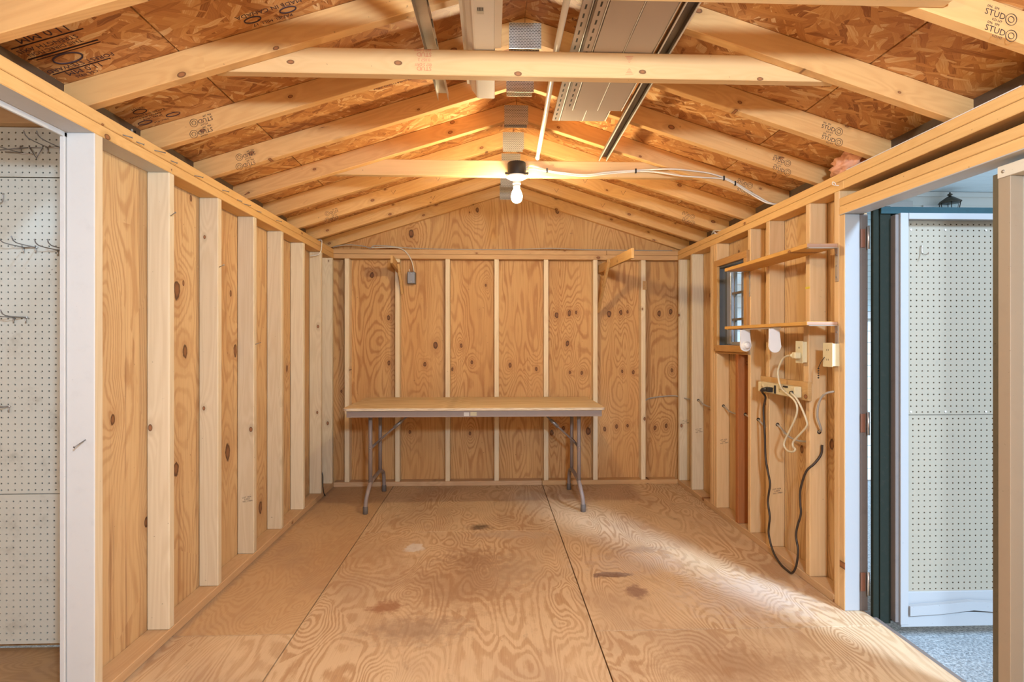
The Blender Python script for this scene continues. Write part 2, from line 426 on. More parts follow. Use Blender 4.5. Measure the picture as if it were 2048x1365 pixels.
def floor_mat(name, axis, light, dark, stains_and_daylight=True, ringn=30.0, ring_amt=0.72):
    s = NT(name)
    v, rnd, tc = s.coords()
    kd, has, d = knots(s, v, axis, 26.0, 15.0, 0.3, 0.8, 0.35, flat='Z')
    pull = s.math('MULTIPLY', s.math('POWER', 2.718, s.math('MULTIPLY', d, -0.26)), has)
    nA = s.noise(s.vm('MULTIPLY', v, axvec(axis, 0.026, 0.082)), 1.0, 2.0, 0.5, 0.4)
    f = s.math('ADD', nA, s.math('MULTIPLY', pull, 0.26))
    wob = s.noise(s.vm('MULTIPLY', v, axvec(axis, 0.45, 1.7)), 1.0, 4.0, 0.65)
    pp = s.math('ADD', s.math('PINGPONG', s.math('MULTIPLY', f, ringn), 0.5), s.math('MULTIPLY', s.math('SUBTRACT', wob, 0.5), 0.62))
    ring = s.step(pp, 0.14, 0.40)
    fibn = s.noise(s.vm('MULTIPLY', v, axvec(axis, 0.16, 6.5)), 1.0, 2.0, 0.6)
    amt = s.noise(s.vm('MULTIPLY', v, axvec(axis, 0.03, 0.07)), 1.0, 2.0, 0.5)
    t = s.math('ADD', s.math('MULTIPLY', ring, s.step(amt, 0.3, 0.65, 0.25, ring_amt)), s.math('MULTIPLY', s.math('SUBTRACT', fibn, 0.5), 0.9), clamp=True)
    col = s.mix(t, light, dark)
    # worn, dirty zones of the boards
    geo = s.n('NewGeometry')
    P = s.vm('SCALE', geo.outputs['Position'], scale=39.37)
    wear = s.noise(s.vm('MULTIPLY', P, (0.045, 0.035, 0.0)), 1.0, 4.0, 0.6)
    col = s.mix(s.step(wear, 0.42, 0.72, 0, 0.5), col, (0.36, 0.22, 0.135))
    dirt = s.noise(s.vm('MULTIPLY', P, (0.22, 0.12, 0.0)), 1.0, 5.0, 0.7)
    col = s.mix(s.step(dirt, 0.60, 0.78, 0, 0.45), col, (0.19, 0.105, 0.06))
    if stains_and_daylight:
        nz = s.noise(s.vm('MULTIPLY', P, (0.5, 0.5, 0.0)), 1.0, 4.0, 0.7)
        def stain(cx, cy, rx, ry, c, amt, edge=0.5):
            q = s.vm('MULTIPLY', s.vm('SUBTRACT', P, (cx, cy, 0)), (1 / rx, 1 / ry, 0))
            dd = s.math('ADD', s.vm('LENGTH', q), s.math('MULTIPLY', s.math('SUBTRACT', nz, 0.5), 1.8))
            return s.step(dd, 1.0, 1.0 - edge, 0, amt), c
        for a in [(47.6, -41.0, 4.5, 3.0, (0.05, 0.025, 0.015), 0.8, 0.9), (33.0, -55.0, 2.6, 3.2, (0.72, 0.66, 0.58), 0.85, 0.35),
                  (74.5, -71.5, 4.5, 1.6, (0.10, 0.035, 0.03), 0.75, 0.35), (77.5, -79.0, 2.6, 4.0, (0.20, 0.09, 0.065), 0.7, 0.6),
                  (32.0, -83.8, 4.0, 2.8, (0.30, 0.115, 0.05), 0.75, 0.6), (47.0, -62.0, 10.0, 9.0, (0.26, 0.13, 0.07), 0.55, 0.9),
                  (38.0, -92.0, 12.0, 7.0, (0.30, 0.19, 0.12), 0.6, 0.9), (55.0, -47.0, 14.0, 4.0, (0.46, 0.34, 0.25), 0.5, 0.8),
                  (47.5, -112.0, 5.0, 4.0, (0.50, 0.16, 0.08), 0.35, 0.9), (20.0, -58.0, 16.0, 22.0, (0.42, 0.24, 0.115), 0.5, 0.9),
                  (84.0, -58.0, 10.0, 3.0, (0.25, 0.16, 0.12), 0.4, 0.8), (44.0, -74.0, 17.0, 20.0, (0.33, 0.175, 0.085), 0.5, 0.9),
                  (86.0, -104.0, 22.0, 7.0, (0.30, 0.145, 0.06), 0.45, 0.9), (80.0, -66.0, 15.0, 9.0, (0.55, 0.45, 0.38), 0.45, 0.9), (97.0, -82.0, 17.0, 14.0, (0.62, 0.52, 0.45), 0.5, 0.9), (56.0, -68.0, 8.0, 12.0, (0.42, 0.29, 0.18), 0.5, 0.9)]:  # the two pale right-hand patches paint side-door daylight over the worn boards
            m_, c_ = stain(*a)
            col = s.mix(m_, col, c_)
        # grey dust along the wall edges
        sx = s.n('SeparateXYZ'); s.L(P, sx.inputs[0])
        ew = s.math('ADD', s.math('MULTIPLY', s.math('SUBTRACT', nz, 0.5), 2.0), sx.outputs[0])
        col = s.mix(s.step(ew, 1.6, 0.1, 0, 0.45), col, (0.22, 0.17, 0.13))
    sp = s.noise(v, 1.3, 2.0, 0.6)
    col = s.mix(s.step(sp, 0.74, 0.80, 0, 0.6), col, (0.10, 0.05, 0.03))
    return s.finish(col, 0.58, s.math('ADD', fibn, ring), 0.15, spec=0.35, dist=0.0006)

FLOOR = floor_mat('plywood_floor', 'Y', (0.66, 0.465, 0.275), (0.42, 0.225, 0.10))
FLOORP = floor_mat('plywood_floor_worn', 'Y', (0.58, 0.37, 0.19), (0.46, 0.255, 0.115), ringn=40.0, ring_amt=0.45)
NOOKF = floor_mat('nook_floor_boards', 'X', (0.46, 0.26, 0.11), (0.32, 0.16, 0.06), stains_and_daylight=False, ring_amt=0.5)

def osb_mat():
    s = NT('osb_strand_board')
    v, rnd, tc = s.coords()
    v = s.vm('MULTIPLY', v, (1, 1, 0))
    warp = s.noise(v, 0.35, 2.0, 0.5, color=True)
    v = s.vm('ADD', v, s.vm('SCALE', s.vm('SUBTRACT', warp, (0.5, 0.5, 0.5)), scale=0.9))
    layers = []
    for k, (ang, la, lc) in enumerate([(1.75, 5.5, 1.0), (0.85, 4.2, 0.8), (2.35, 4.6, 0.8), (1.4, 7.0, 1.5), (0.2, 3.2, 0.6)]):
        mp = s.n('Mapping'); s.L(v, mp.inputs[0])
        mp.inputs['Rotation'].default_value = (0, 0, ang)
        mp.inputs['Location'].default_value = (13.7 * k, 7.1 * k, 0)
        q = s.vm('MULTIPLY', mp.outputs[0], (1 / la, 1 / lc, 0))
        vo = s.n('TexVoronoi', feature='F1'); vo.inputs['Scale'].default_value = 1.0
        s.L(q, vo.inputs['Vector'])
        sep = s.n('SeparateColor'); s.L(vo.outputs['Color'], sep.inputs[0])
        st = s.noise(s.vm('MULTIPLY', mp.outputs[0], (0.35, 7.0, 0)), 1.0, 1.0, 0.5)
        val = s.math('ADD', sep.outputs[0], s.math('MULTIPLY', s.math('SUBTRACT', st, 0.5), 0.55))
        layers.append((sep.outputs[1], val))
    cur = layers[3][1]
    for k, th in ((0, 0.45), (1, 0.55), (2, 0.6), (4, 0.72)):
        sel = s.math('GREATER_THAN', layers[k][0], th)
        nd = s.n('Mix', data_type='FLOAT')
        s.L(sel, nd.inputs[0]); s.L(cur, nd.inputs[2]); s.L(layers[k][1], nd.inputs[3])
        cur = nd.outputs[0]
    col = s.ramp(cur, [(0.0, (0.28, 0.095, 0.025)), (0.12, (0.43, 0.168, 0.046)), (0.55, (0.56, 0.245, 0.074)), (0.86, (0.65, 0.33, 0.115)), (1.0, (0.76, 0.49, 0.24))])
    big = s.noise(v, 0.05, 3.0, 0.5)
    col = s.mix(s.step(big, 0.45, 0.7, 0, 0.35), col, (0.30, 0.09, 0.022))
    return s.finish(col, 0.5, cur, 0.35, spec=0.4, dist=0.0012)
OSB = osb_mat()

def paint(name, c, dirt=(0.3, 0.27, 0.24), amt=0.3, rough=0.55, sc=0.5, metal=0.0, spec=0.4):
    s = NT(name)
    v, rnd, tc = s.coords()
    a = s.noise(v, sc, 5.0, 0.65)
    b = s.noise(v, 2.4, 2.0, 0.6)
    col = s.mix(s.step(a, 0.5, 0.85, 0, amt), c, dirt)
    col = s.mix(s.step(b, 0.73, 0.78, 0, amt * 1.5), col, [x * 0.5 for x in dirt])
    return s.finish(col, rough, a, 0.08, metal=metal, spec=spec, dist=0.001)

WHITE = paint('white_paint', (0.60, 0.585, 0.56), (0.45, 0.42, 0.40), 0.25)
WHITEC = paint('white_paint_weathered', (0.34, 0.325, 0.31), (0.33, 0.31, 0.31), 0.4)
WHITEU = paint('white_paint_underside', (0.55, 0.53, 0.51), (0.35, 0.33, 0.32), 0.25)
SIDEW = paint('house_siding_paint', (0.80, 0.80, 0.75), (0.64, 0.65, 0.62), 0.2)
SOFF = paint('porch_soffit_paint', (0.72, 0.80, 0.82), (0.6, 0.70, 0.74), 0.2)
TEAL = paint('teal_green_paint', (0.022, 0.060, 0.068), (0.015, 0.03, 0.03), 0.5, spec=0.15)
GREEN = paint('dark_green_weathered_paint', (0.017, 0.021, 0.015), (0.04, 0.035, 0.025), 0.5, rough=0.8, sc=1.0, spec=0.1)
BARN = paint('weathered_brown_board', (0.17, 0.135, 0.115), (0.09, 0.075, 0.07), 0.5)
GREYW = paint('weathered_grey_board', (0.15, 0.14, 0.115), (0.10, 0.09, 0.07), 0.5, sc=1.2)
PEGL = paint('cream_pegboard', (0.64, 0.60, 0.49), (0.16, 0.115, 0.06), 0.5, rough=0.5, sc=0.22)
PEGR = paint('grey_pegboard', (0.32, 0.262, 0.186), (0.22, 0.20, 0.16), 0.3, rough=0.5)
DARKB = paint('dark_pegboard_backing', (0.014, 0.012, 0.010), (0.01, 0.01, 0.01), 0.3, rough=0.9, spec=0.05)
DOORP = paint('tan_door_panel', (0.60, 0.53, 0.43), (0.40, 0.33, 0.25), 0.35, rough=0.4)
DOORF = paint('tan_door_frame_board', (0.35, 0.265, 0.18), (0.30, 0.22, 0.15), 0.4)
STEEL = paint('galvanized_steel', (0.56, 0.52, 0.47), (0.28, 0.27, 0.26), 0.5, rough=0.38, metal=0.85)
STEELD = paint('dull_grey_steel', (0.33, 0.32, 0.31), (0.18, 0.17, 0.17), 0.5, rough=0.45, metal=0.6)
NAILM = paint('dark_nail_steel', (0.26, 0.25, 0.24), (0.12, 0.10, 0.09), 0.5, rough=0.45, metal=0.6)
TABLEM = paint('taupe_enamel_steel', (0.275, 0.215, 0.19), (0.18, 0.14, 0.12), 0.35, rough=0.4)
RUBBER = paint('brown_rubber_cap', (0.13, 0.105, 0.09), (0.08, 0.06, 0.05), 0.3)
BLACK = paint('black_plastic', (0.022, 0.020, 0.018), (0.05, 0.045, 0.04), 0.3, rough=0.4)
CORDK = paint('dark_brown_cord', (0.045, 0.028, 0.018), (0.08, 0.05, 0.03), 0.3, rough=0.5)
CREAM = paint('cream_plastic', (0.70, 0.59, 0.36), (0.42, 0.33, 0.18), 0.25, rough=0.4)
CORDC = paint('cream_cord', (0.66, 0.56, 0.38), (0.45, 0.36, 0.22), 0.2, rough=0.45)
ROMEX = paint('white_cable_sheath', (0.72, 0.66, 0.56), (0.5, 0.43, 0.34), 0.2, rough=0.4)
ROMEXG = paint('grey_cable_sheath', (0.40, 0.36, 0.31), (0.24, 0.20, 0.16), 0.3, rough=0.45)
PORC = paint('white_porcelain', (0.84, 0.80, 0.73), (0.7, 0.65, 0.58), 0.1, rough=0.25)
WPLAS = paint('white_plastic', (0.80, 0.77, 0.75), (0.6, 0.57, 0.55), 0.1, rough=0.3)
VINYL = paint('almond_vinyl', (0.62, 0.50, 0.42), (0.5, 0.4, 0.33), 0.12, rough=0.35)
VINYLG = paint('grey_vinyl_soffit', (0.45, 0.365, 0.31), (0.38, 0.31, 0.26), 0.12, rough=0.38)
VINYLE = paint('pale_vinyl_edge', (0.74, 0.68, 0.62), (0.6, 0.54, 0.48), 0.12, rough=0.3)
BOXG = paint('grey_switch_box', (0.25, 0.245, 0.25), (0.13, 0.13, 0.13), 0.4, rough=0.4, metal=0.5)
BRASS = paint('dark_bronze', (0.085, 0.075, 0.055), (0.04, 0.035, 0.03), 0.4, rough=0.4, metal=0.5)
RUST = paint('rusty_hinge_steel', (0.22, 0.085, 0.045), (0.10, 0.05, 0.03), 0.5, rough=0.6)
FLUFF = paint('pink_insulation', (0.70, 0.34, 0.20), (0.50, 0.17, 0.09), 0.8, rough=0.95, sc=1.3)
YELL = paint('yellow_pencil_mark', (0.75, 0.55, 0.05), (0.6, 0.4, 0.05), 0.2)
INK = paint('black_stamp_ink', (0.055, 0.035, 0.028), (0.12, 0.06, 0.04), 0.4, rough=0.8)
INKB = paint('purple_black_stamp_ink', (0.050, 0.028, 0.035), (0.09, 0.045, 0.045), 0.3, rough=0.8)
INKR = paint('red_stamp_ink', (0.62, 0.20, 0.10), (0.66, 0.36, 0.2), 0.4, rough=0.8)
PAPER = paint('paper_label', (0.60, 0.57, 0.52), (0.3, 0.27, 0.25), 0.3)
STICK = paint('yellowed_sticker', (0.55, 0.48, 0.30), (0.35, 0.28, 0.16), 0.3)
SCREEN = paint('grey_window_jamb', (0.12, 0.115, 0.11), (0.07, 0.065, 0.06), 0.4, rough=0.5)
MUNT = paint('grey_window_muntin', (0.16, 0.13, 0.10), (0.08, 0.07, 0.06), 0.4)
ALUM = paint('bright_aluminium_sash', (0.60, 0.62, 0.66), (0.4, 0.4, 0.42), 0.4, rough=0.3, metal=0.7)
TRACKM = paint('brown_coated_track_steel', (0.17, 0.125, 0.09), (0.09, 0.065, 0.05), 0.4, rough=0.45, metal=0.3)
EAVE = paint('dark_mouldy_eave_board', (0.10, 0.06, 0.035), (0.03, 0.02, 0.015), 0.6)
TABTOP = wood('plywood_table_top', 'X', (0.74, 0.57, 0.33), (0.56, 0.38, 0.18), rings=8.0, ring_amt=0.5, cross=0.12, along=0.02)

def tabedge():
    s = NT('worn_plywood_edge')
    v, rnd, tc = s.coords()
    a = s.noise(s.vm('MULTIPLY', v, (0.3, 1, 9.0)), 1.0, 3.0, 0.6)
    return s.finish(s.ramp(a, [(0.3, (0.32, 0.23, 0.15)), (0.5, (0.64, 0.53, 0.38)), (0.7, (0.74, 0.66, 0.52))]), 0.6)
TABEDGE = tabedge()

def gusset_mat():
    s = NT('punched_truss_plate_steel')
    v, rnd, tc = s.coords()
    tcv = s.vm('SCALE', tc.outputs['Object'], scale=39.37)
    mp = s.n('Mapping'); s.L(tcv, mp.inputs[0]); mp.inputs['Rotation'].default_value = (-math.pi / 2, 0, 0)
    br = s.n('TexBrick'); s.L(mp.outputs[0], br.inputs[0])
    br.inputs['Scale'].default_value = 1.0
    br.inputs['Color1'].default_value = (0.05, 0.04, 0.035, 1); br.inputs['Color2'].default_value = (0.16, 0.13, 0.10, 1)
    br.inputs['Mortar'].default_value = (0.60, 0.55, 0.48, 1)
    br.inputs['Mortar Size'].default_value = 0.09; br.inputs['Brick Width'].default_value = 0.50; br.inputs['Row Height'].default_value = 0.26
    br.inputs['Mortar Smooth'].default_value = 0.2
    return s.finish(br.outputs[0], 0.35, br.outputs[1], 0.4, metal=0.35)
GUSSET = gusset_mat()

def bulb_mat():
    s = NT('lit_bulb_glass')
    s.b.inputs['Base Color'].default_value = (1, 0.95, 0.85, 1)
    s.b.inputs['Emission Color'].default_value = (1.0, 0.84, 0.52, 1)
    s.b.inputs['Emission Strength'].default_value = BULB
    return s.m
BULBM = bulb_mat()

def glass_mat(name, c=(0.90, 0.97, 1.0)):
    s = NT(name)
    tr = s.n('BsdfTransparent'); tr.inputs[0].default_value = (*c, 1)
    gl = s.n('BsdfGlossy'); gl.inputs['Roughness'].default_value = 0.03
    lw = s.n('LayerWeight'); lw.inputs[0].default_value = 0.25
    mx = s.n('MixShader')
    s.L(s.math('MULTIPLY_ADD', lw.outputs['Facing'], 0.35, 0.05), mx.inputs[0]); s.L(tr.outputs[0], mx.inputs[1]); s.L(gl.outputs[0], mx.inputs[2])
    s.L(mx.outputs[0], s.out.inputs[0])
    return s.m
GLASS = glass_mat('window_glass')

def gravel_mat():
    s = NT('grey_gravel_ground')
    geo = s.n('NewGeometry')
    P = s.vm('SCALE', geo.outputs['Position'], scale=39.37)
    a = s.noise(P, 2.2, 4.0, 0.75)
    b = s.noise(P, 0.15, 2.0, 0.5)
    col = s.ramp(a, [(0.3, (0.09, 0.095, 0.095)), (0.48, (0.27, 0.285, 0.285)), (0.6, (0.42, 0.43, 0.42)), (0.75, (0.58, 0.58, 0.56))])
    col = s.mix(s.step(b, 0.4, 0.7, 0, 0.3), col, (0.24, 0.25, 0.25))
    return s.finish(col, 0.9, a, 0.6, dist=0.006)
GRAVEL = gravel_mat()

# ------------------------------------------------------------------ dimensions (inches)
W = 111.55          # clear width between stud faces; stud faces at x = 0 and x = W, back stud face at y = 0
HT = 73.3           # underside of the top plates
PT = 76.3           # top of the top plates
RX = 55.8           # ridge
SL = 0.315          # roof slope
ZR = 98.73          # underside of the roof boards at the ridge
RB = 3.62           # vertical depth of a rafter
ANG = math.atan(SL)
FRONT = -245.0
BV = 0.10
def zroof(x): return ZR - SL * abs(x - RX)

def lumber(name, x0, x1, y0, y1, z0, z1, mat, parent, bevel=BV, pick=None):
    bm = nb(); box(bm, x0, x1, y0, y1, z0, z1, bevel)
    return obj(name, bm, mat, parent, pick=pick)

# ------------------------------------------------------------------ floor and ground
fl = struct('floor', (W / 2, -100, 0))
g = 0.10
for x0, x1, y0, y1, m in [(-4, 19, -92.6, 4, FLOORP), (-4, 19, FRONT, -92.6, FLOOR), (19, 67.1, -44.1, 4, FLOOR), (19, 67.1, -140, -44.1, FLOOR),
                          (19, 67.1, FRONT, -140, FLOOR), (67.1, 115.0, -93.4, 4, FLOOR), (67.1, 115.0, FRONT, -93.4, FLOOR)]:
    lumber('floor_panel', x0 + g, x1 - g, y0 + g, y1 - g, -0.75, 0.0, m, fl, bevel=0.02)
lumber('subfloor', -4, 114.6, FRONT, 4, -3.5, -0.8, DARKB, fl, bevel=0)
nf = nb(); box(nf, -62, -4, -165, -95, -0.75, -0.05)
obj('nook_floor_panel', nf, NOOKF, fl)
gb = nb(); box(gb, -600, 900, -900, 700, -9, -4.6)
go = obj('ground', gb, GRAVEL); go['kind'] = 'structure'
# strip of raised gravel right beside the sill
# ------------------------------------------------------------------ ceiling: roof boards, rafters, plates
ce = struct('ceiling', (RX, -60, ZR))
def roof_panel(side, xa, xb, y0, y1):
    # xa/xb: horizontal distance from the ridge
    bm = nb()
    sx = lambda dd: RX + side * dd
    pts = [(sx(xa), ZR - SL * xa), (sx(xb), ZR - SL * xb), (sx(xb), ZR - SL * xb + 0.46), (sx(xa), ZR - SL * xa + 0.46)]
    prism(bm, pts, y0, y1, 'Y')
    return obj('roof_panel', bm, OSB, ce, roty=side * ANG)
panels = {}
for side in (-1, 1):
    for xa, xb, cuts in [(0.02, 45.70, (FRONT, -157.0, -61.0, 5)), (45.92, 60.6, (FRONT, -205.0, -109.0, -13.0, 5))]:
        for a, b in zip(cuts, cuts[1:]):
            panels[(side, xa < 1, b)] = roof_panel(side, xa, xb, a + 0.10, b - 0.10)

TY = [-157.65, -141.65, -125.65, -109.65, -93.65, -77.7, -61.65, -45.7, -29.75, -13.75]
rafters = {}
def rafter(side, y0, y1):
    sx = lambda x: RX + side * x
    zt = lambda x: ZR - SL * x - 0.03
    E_ = 60.5
    xb = (zt(0) - RB - PT) / SL           # where the underside reaches the plate
    pts = [(sx(0.03), zt(0.03)), (sx(E_), zt(E_)), (sx(E_), max(zt(E_) - RB, PT))]
    if xb < E_: pts.append((sx(xb), PT))
    pts.append((sx(0.03), zt(0.03) - RB))
    if len(pts) > 4 and abs(pts[2][1] - PT) > 1e-6: pts.pop(3)
    bm = nb(); prism(bm, pts, y0, y1, 'Y', bevel=0.09)
    return obj('rafter', bm, RAFT, ce, roty=side * ANG)
for y in TY:
    for side in (-1, 1):
        rafters[(round(y), side)] = rafter(side, y, y + 1.5)
for side in (-1, 1):
    rafters[(2, side)] = rafter(side, 1.95, 3.45)
for x0, x1 in ((-4.95, -4.35), (115.95, 116.55)):
    lumber('eave_board', x0, x1, FRONT, 4.0, 74.0, zroof(x0 if x0 < 0 else x1) + .4, EAVE, ce, bevel=0)
bm = nb()
prism(bm, [(-6, zroof(-6) + .55), (RX, ZR + .7), (117.6, zroof(117.6) + .55), (117.6, zroof(117.6) + .8), (RX, ZR + 1.0), (-6, zroof(-6) + .8)], FRONT, 5, 'Y')
obj('roofing', bm, DARKB, ce)
# punched steel plates over the ridge joints
for i, y in enumerate(TY + [1.95]):
    bm = nb(); box(bm, RX - 2.55, RX + 2.6, y - 0.10, y - 0.02, 93.6, 97.75)
    gp = obj('gusset_plate', bm, GUSSET, ce)
    bm = nb(); box(bm, RX - 2.5, RX + 2.4, y + 1.52, y + 1.60, 93.5, 97.7)
    obj('gusset_plate', bm, GUSSET, ce)
# collar ties
def collar(y0, xa, xb, z0, z1, square=False):
    bm = nb()
    pts = [(xa, z0), (xb, z0), (xb, min(z1, zroof(xb) - 0.1)), (xa, min(z1, zroof(xa) - 0.1))]
    if not square:
        xl = RX - (ZR - 0.1 - z1) / SL; xr = RX + (ZR - 0.1 - z1) / SL
        pts = [(xa, z0), (xb, z0), (xb, zroof(xb) - 0.12), (xr, z1), (xl, z1), (xa, zroof(xa) - 0.12)]
    prism(bm, pts, y0, y0 + 1.5, 'Y', bevel=0.10)
    return obj('collar_tie', bm, TIE, ce)
collar(-127.2, 13.0, 98.6, 82.4, 85.9, True)
tieA = collar(-108.1, 13.6, 98.0, 82.5, 85.95)
tieD = collar(-60.1, 14.2, 97.4, 82.85, 86.3)

# ------------------------------------------------------------------ left wall
wl_ = struct('wall_left', (0, -60, 0))
for a, b in [(-108.8, -92.8), (-92.8, -44.8), (-44.8, 3.4)]:
    lumber('sheathing_panel', -4.0, -3.52, a + .04, b - .04, 0.0, 76.2, PLYL, wl_, bevel=0)
lumber('sheathing_panel', -4.0, -3.52, FRONT, -160, 0.0, 76.2, PLYL, wl_, bevel=0)
lumber('sole_plate', -3.5, 0, -108.8, 0.0, 0.0, 1.5, SOLEY, wl_)
tp_lo = lumber('top_plate', -3.5, 0, -245, -93.0, HT, HT + 1.5, [PLATEY, WHITEU], wl_, pick=lambda f: 1 if f.normal.z < -0.9 and f.calc_center_median().y < -110 else 0)
lumber('top_plate', -3.5, 0, -92.9, 3.5, HT, HT + 1.5, PLATEY, wl_)
tp_up = lumber('top_plate', -3.5, 0, -245, 3.5, HT + 1.55, PT, PLATEY, wl_)
for k in range(6):
    y = -93.55 + 16 * k
    lumber('stud', -3.45, 0.0, y, y + 1.5, 1.5, HT, STUD, wl_, bevel=0.14)
lumber('stud', -3.45, 0.0, -1.55, -0.05, 1.5, HT, STUD, wl_, bevel=0.14)
# white-painted door post
post = lumber('door_post', -3.5, 0.0, -110.45, -108.85, 0, HT, [STUD, WHITE], wl_, pick=lambda f: 1 if f.normal.y < -0.3 else 0)
lumber('door_trim', -4.15, -3.55, -110.7, -109.6, 0, HT, WHITE, wl_, bevel=.06)
# painted soffit board of the opening
lumber('header_trim', -3.9, -3.55, -160, -109.7, HT - .6, HT + 2.2, WHITE, wl_, bevel=.05)

# nook beyond the left opening
nk = struct('wall_nook', (-30, -120, 0))
lumber('side_panel', -62.5, -62, -165, -94, 0, 84, PLYL, nk, bevel=0)
lumber('end_panel', -62, -5.05, -94.5, -94, 0, 84, PLYL, nk, bevel=0)
lumber('front_panel', -62, -5.05, -165, -164.5, 0, 84, PLYL, nk, bevel=0)
lumber('lintel', -62, -5.05, -97.6, -95.3, 79.2, 82.8, PLATEX, nk)
lumber('nook_roof_panel', -66, -5.05, -165, -94, 83.6, 84.1, OSB, nk, bevel=0)
for y in (-112.0, -128.0, -144.0):
    lumber('nook_joist', -62, -5.05, y, y + 1.5, 80.0, 83.5, PLATEX, nk)

# ------------------------------------------------------------------ back wall
wb = struct('wall_back', (RX, 0, 0))
for a, b in [(-3.5, 20.3), (20.3, 68.3), (68.3, 115.05)]:
    lumber('sheathing_panel', a + .04, b - .04, 3.55, 4.0, 0.0, 76.25, PLYZ, wb, bevel=0)
def gable(a, b):
    bm = nb()
    pts = [(a, 76.35), (b, 76.35), (b, zroof(b) - .1)]
    if a < RX < b: pts.append((RX, ZR - .1))
    pts.append((a, max(zroof(a) - .1, 76.4)))
    prism(bm, pts, 3.55, 4.0, 'Y')
    obj('gable_panel', bm, PLYZ, wb)
gable(-4, 68.29); gable(68.3, 115.5)
lumber('sole_plate', 0, 66.9, 0.0, 3.5, 0, 1.5, wood('back_sole_lumber', 'X', (0.66, 0.42, 0.24), (0.52, 0.31, 0.16)), wb)
lumber('sole_plate', 67.0, W, 0.0, 3.5, 0, 1.5, PLATEX, wb)
lumber('top_plate', 0, W, 0.0, 3.5, HT, HT + 1.5, PLATEX, wb)
lumber('top_plate', -3.45, 88.0, 0.02, 3.5, HT + 1.55, PT, PLATEX, wb)
lumber('top_plate', 88.1, 115.0, 0.02, 3.5, HT + 1.55, PT, PLATEX, wb)
bx0 = [4.3 + 16 * k for k in range(7)]
bst = []
for k, x in enumerate(bx0):
    dx = 0.1 * (k % 3 - 1)
    bst.append(lumber('stud', x - .75 + dx, x + .75 + dx, 0.03, 3.5, 1.5, HT, STUDB, wb, bevel=0.12))
# notch block set in the seventh stud
lumber('notch_block', bx0[6] - .35, bx0[6] + .95, -0.06, 1.2, 63.6, 66.4, BRKT, wb, bevel=.05)

# ------------------------------------------------------------------ right wall
wr = struct('wall_right', (W, -50, 0))
X1 = W + 3.5
for a, b, z0, z1 in [(-88.2, -62.0, 0, 76.2), (-62.0, -50.9, 0, 76.2), (-50.9, -33.0, 0, 46.5), (-50.9, -33.0, 65.8, 76.2), (-33.0, 3.4, 0, 76.2)]:
    lumber('sheathing_panel', X1 + .02, X1 + .5, a + .04, b - .04, z0, z1, PLYL, wr, bevel=0)
lumber('sheathing_panel', X1 + .02, X1 + .5, FRONT, -150, 0, 76.2, PLYL, wr, bevel=0)
lumber('sheathing_panel', X1 + .02, X1 + .5, -150, -88.2, 71.9, 76.2, DARKB, wr, bevel=0)
lumber('sole_plate', W, X1, -85.15, 0.0, 0, 1.5, SOLEY, wr)
lumber('top_plate', W, X1, -88.0, 3.5, HT, HT + 1.5, PLATEY, wr)
lumber('top_plate', W, X1, FRONT, -88.1, HT, HT + 1.5, PLATEY, wr)
lumber('top_plate', W, X1, FRONT, 3.5, HT + 1.55, PT, PLATEY, wr)
rst = {}
for key, y0, y1, z0, z1, m in [('corner', -1.55, -0.05, 1.5, HT, STUD), ('a', -13.4, -11.9, 1.5, HT, STUD), ('king1', -29.1, -27.6, 1.5, HT, STUDW),
                            ('king2', -30.65, -29.15, 1.5, HT, STUDW), ('crip_lo', -32.2, -30.7, 1.5, 43.5, STUDW), ('crip_hi', -32.2, -30.7, 67.9, HT, STUDW),
                            ('crip_mid', -45.5, -44.0, 1.5, 43.5, REDSTUD), ('king3', -52.4, -50.9, 1.5, HT, STUDW), ('b', -61.45, -59.95, 1.5, HT, STUDW),
                            ('c', -77.45, -75.95, 1.5, HT, STUDW), ('d', -86.7, -85.2, 0, HT, STUDW)]:
    rst[key] = lumber('stud', W, X1, y0, y1, z0, z1, m, wr, bevel=0.13)
# window sill and head framing
lumber('window_sill_block', W + .02, X1, -50.85, -30.7, 43.5, 45.0, TRIMW, wr, bevel=.08)
lumber('window_head_block', W + .02, X1, -50.85, -32.25, 67.0, 68.5, TRIMW, wr, bevel=.08)
# trimmer (jamb) of the doorway: raw inside edge, white-painted face
lumber('door_post', W, X1 - .75, -88.25, -86.75, 0, 68.85, [STUDW, WHITEC], wr,
       pick=lambda f: 1 if f.normal.y < -0.3 and f.calc_center_median().x > W + .2 else 0)
lumber('door_stop', X1 - .72, X1 + .6, -88.3, -87.0, 0, 68.8, BARN, wr, bevel=.06)
# header: two flat boards, white underneath
lumber('header', W - .05, X1, -152, -86.75, 68.9, 70.4, [PLATEY, WHITEU], wr, pick=lambda f: 1 if f.normal.z < -0.5 else 0)
lumber('header', W - .02, X1, -152, -86.75, 70.45, 71.9, PLATEY, wr)
lumber('door_post', W, X1, -152, -150.5, 0, HT, STUDW, wr)
lumber('sill_strip', X1, X1 + .9, -152, -88.2, -3.2, -0.2, BARN, wr, bevel=.05)

# enclosing wall behind the camera
wf = struct('wall_front', (RX, FRONT, 0))
bm = nb(); prism(bm, [(-4, 0), (115.5, 0), (115.5, zroof(115.5)), (RX, ZR), (-4, zroof(-4))], FRONT - .5, FRONT, 'Y')
obj('sheathing_panel', bm, PLYL, wf)

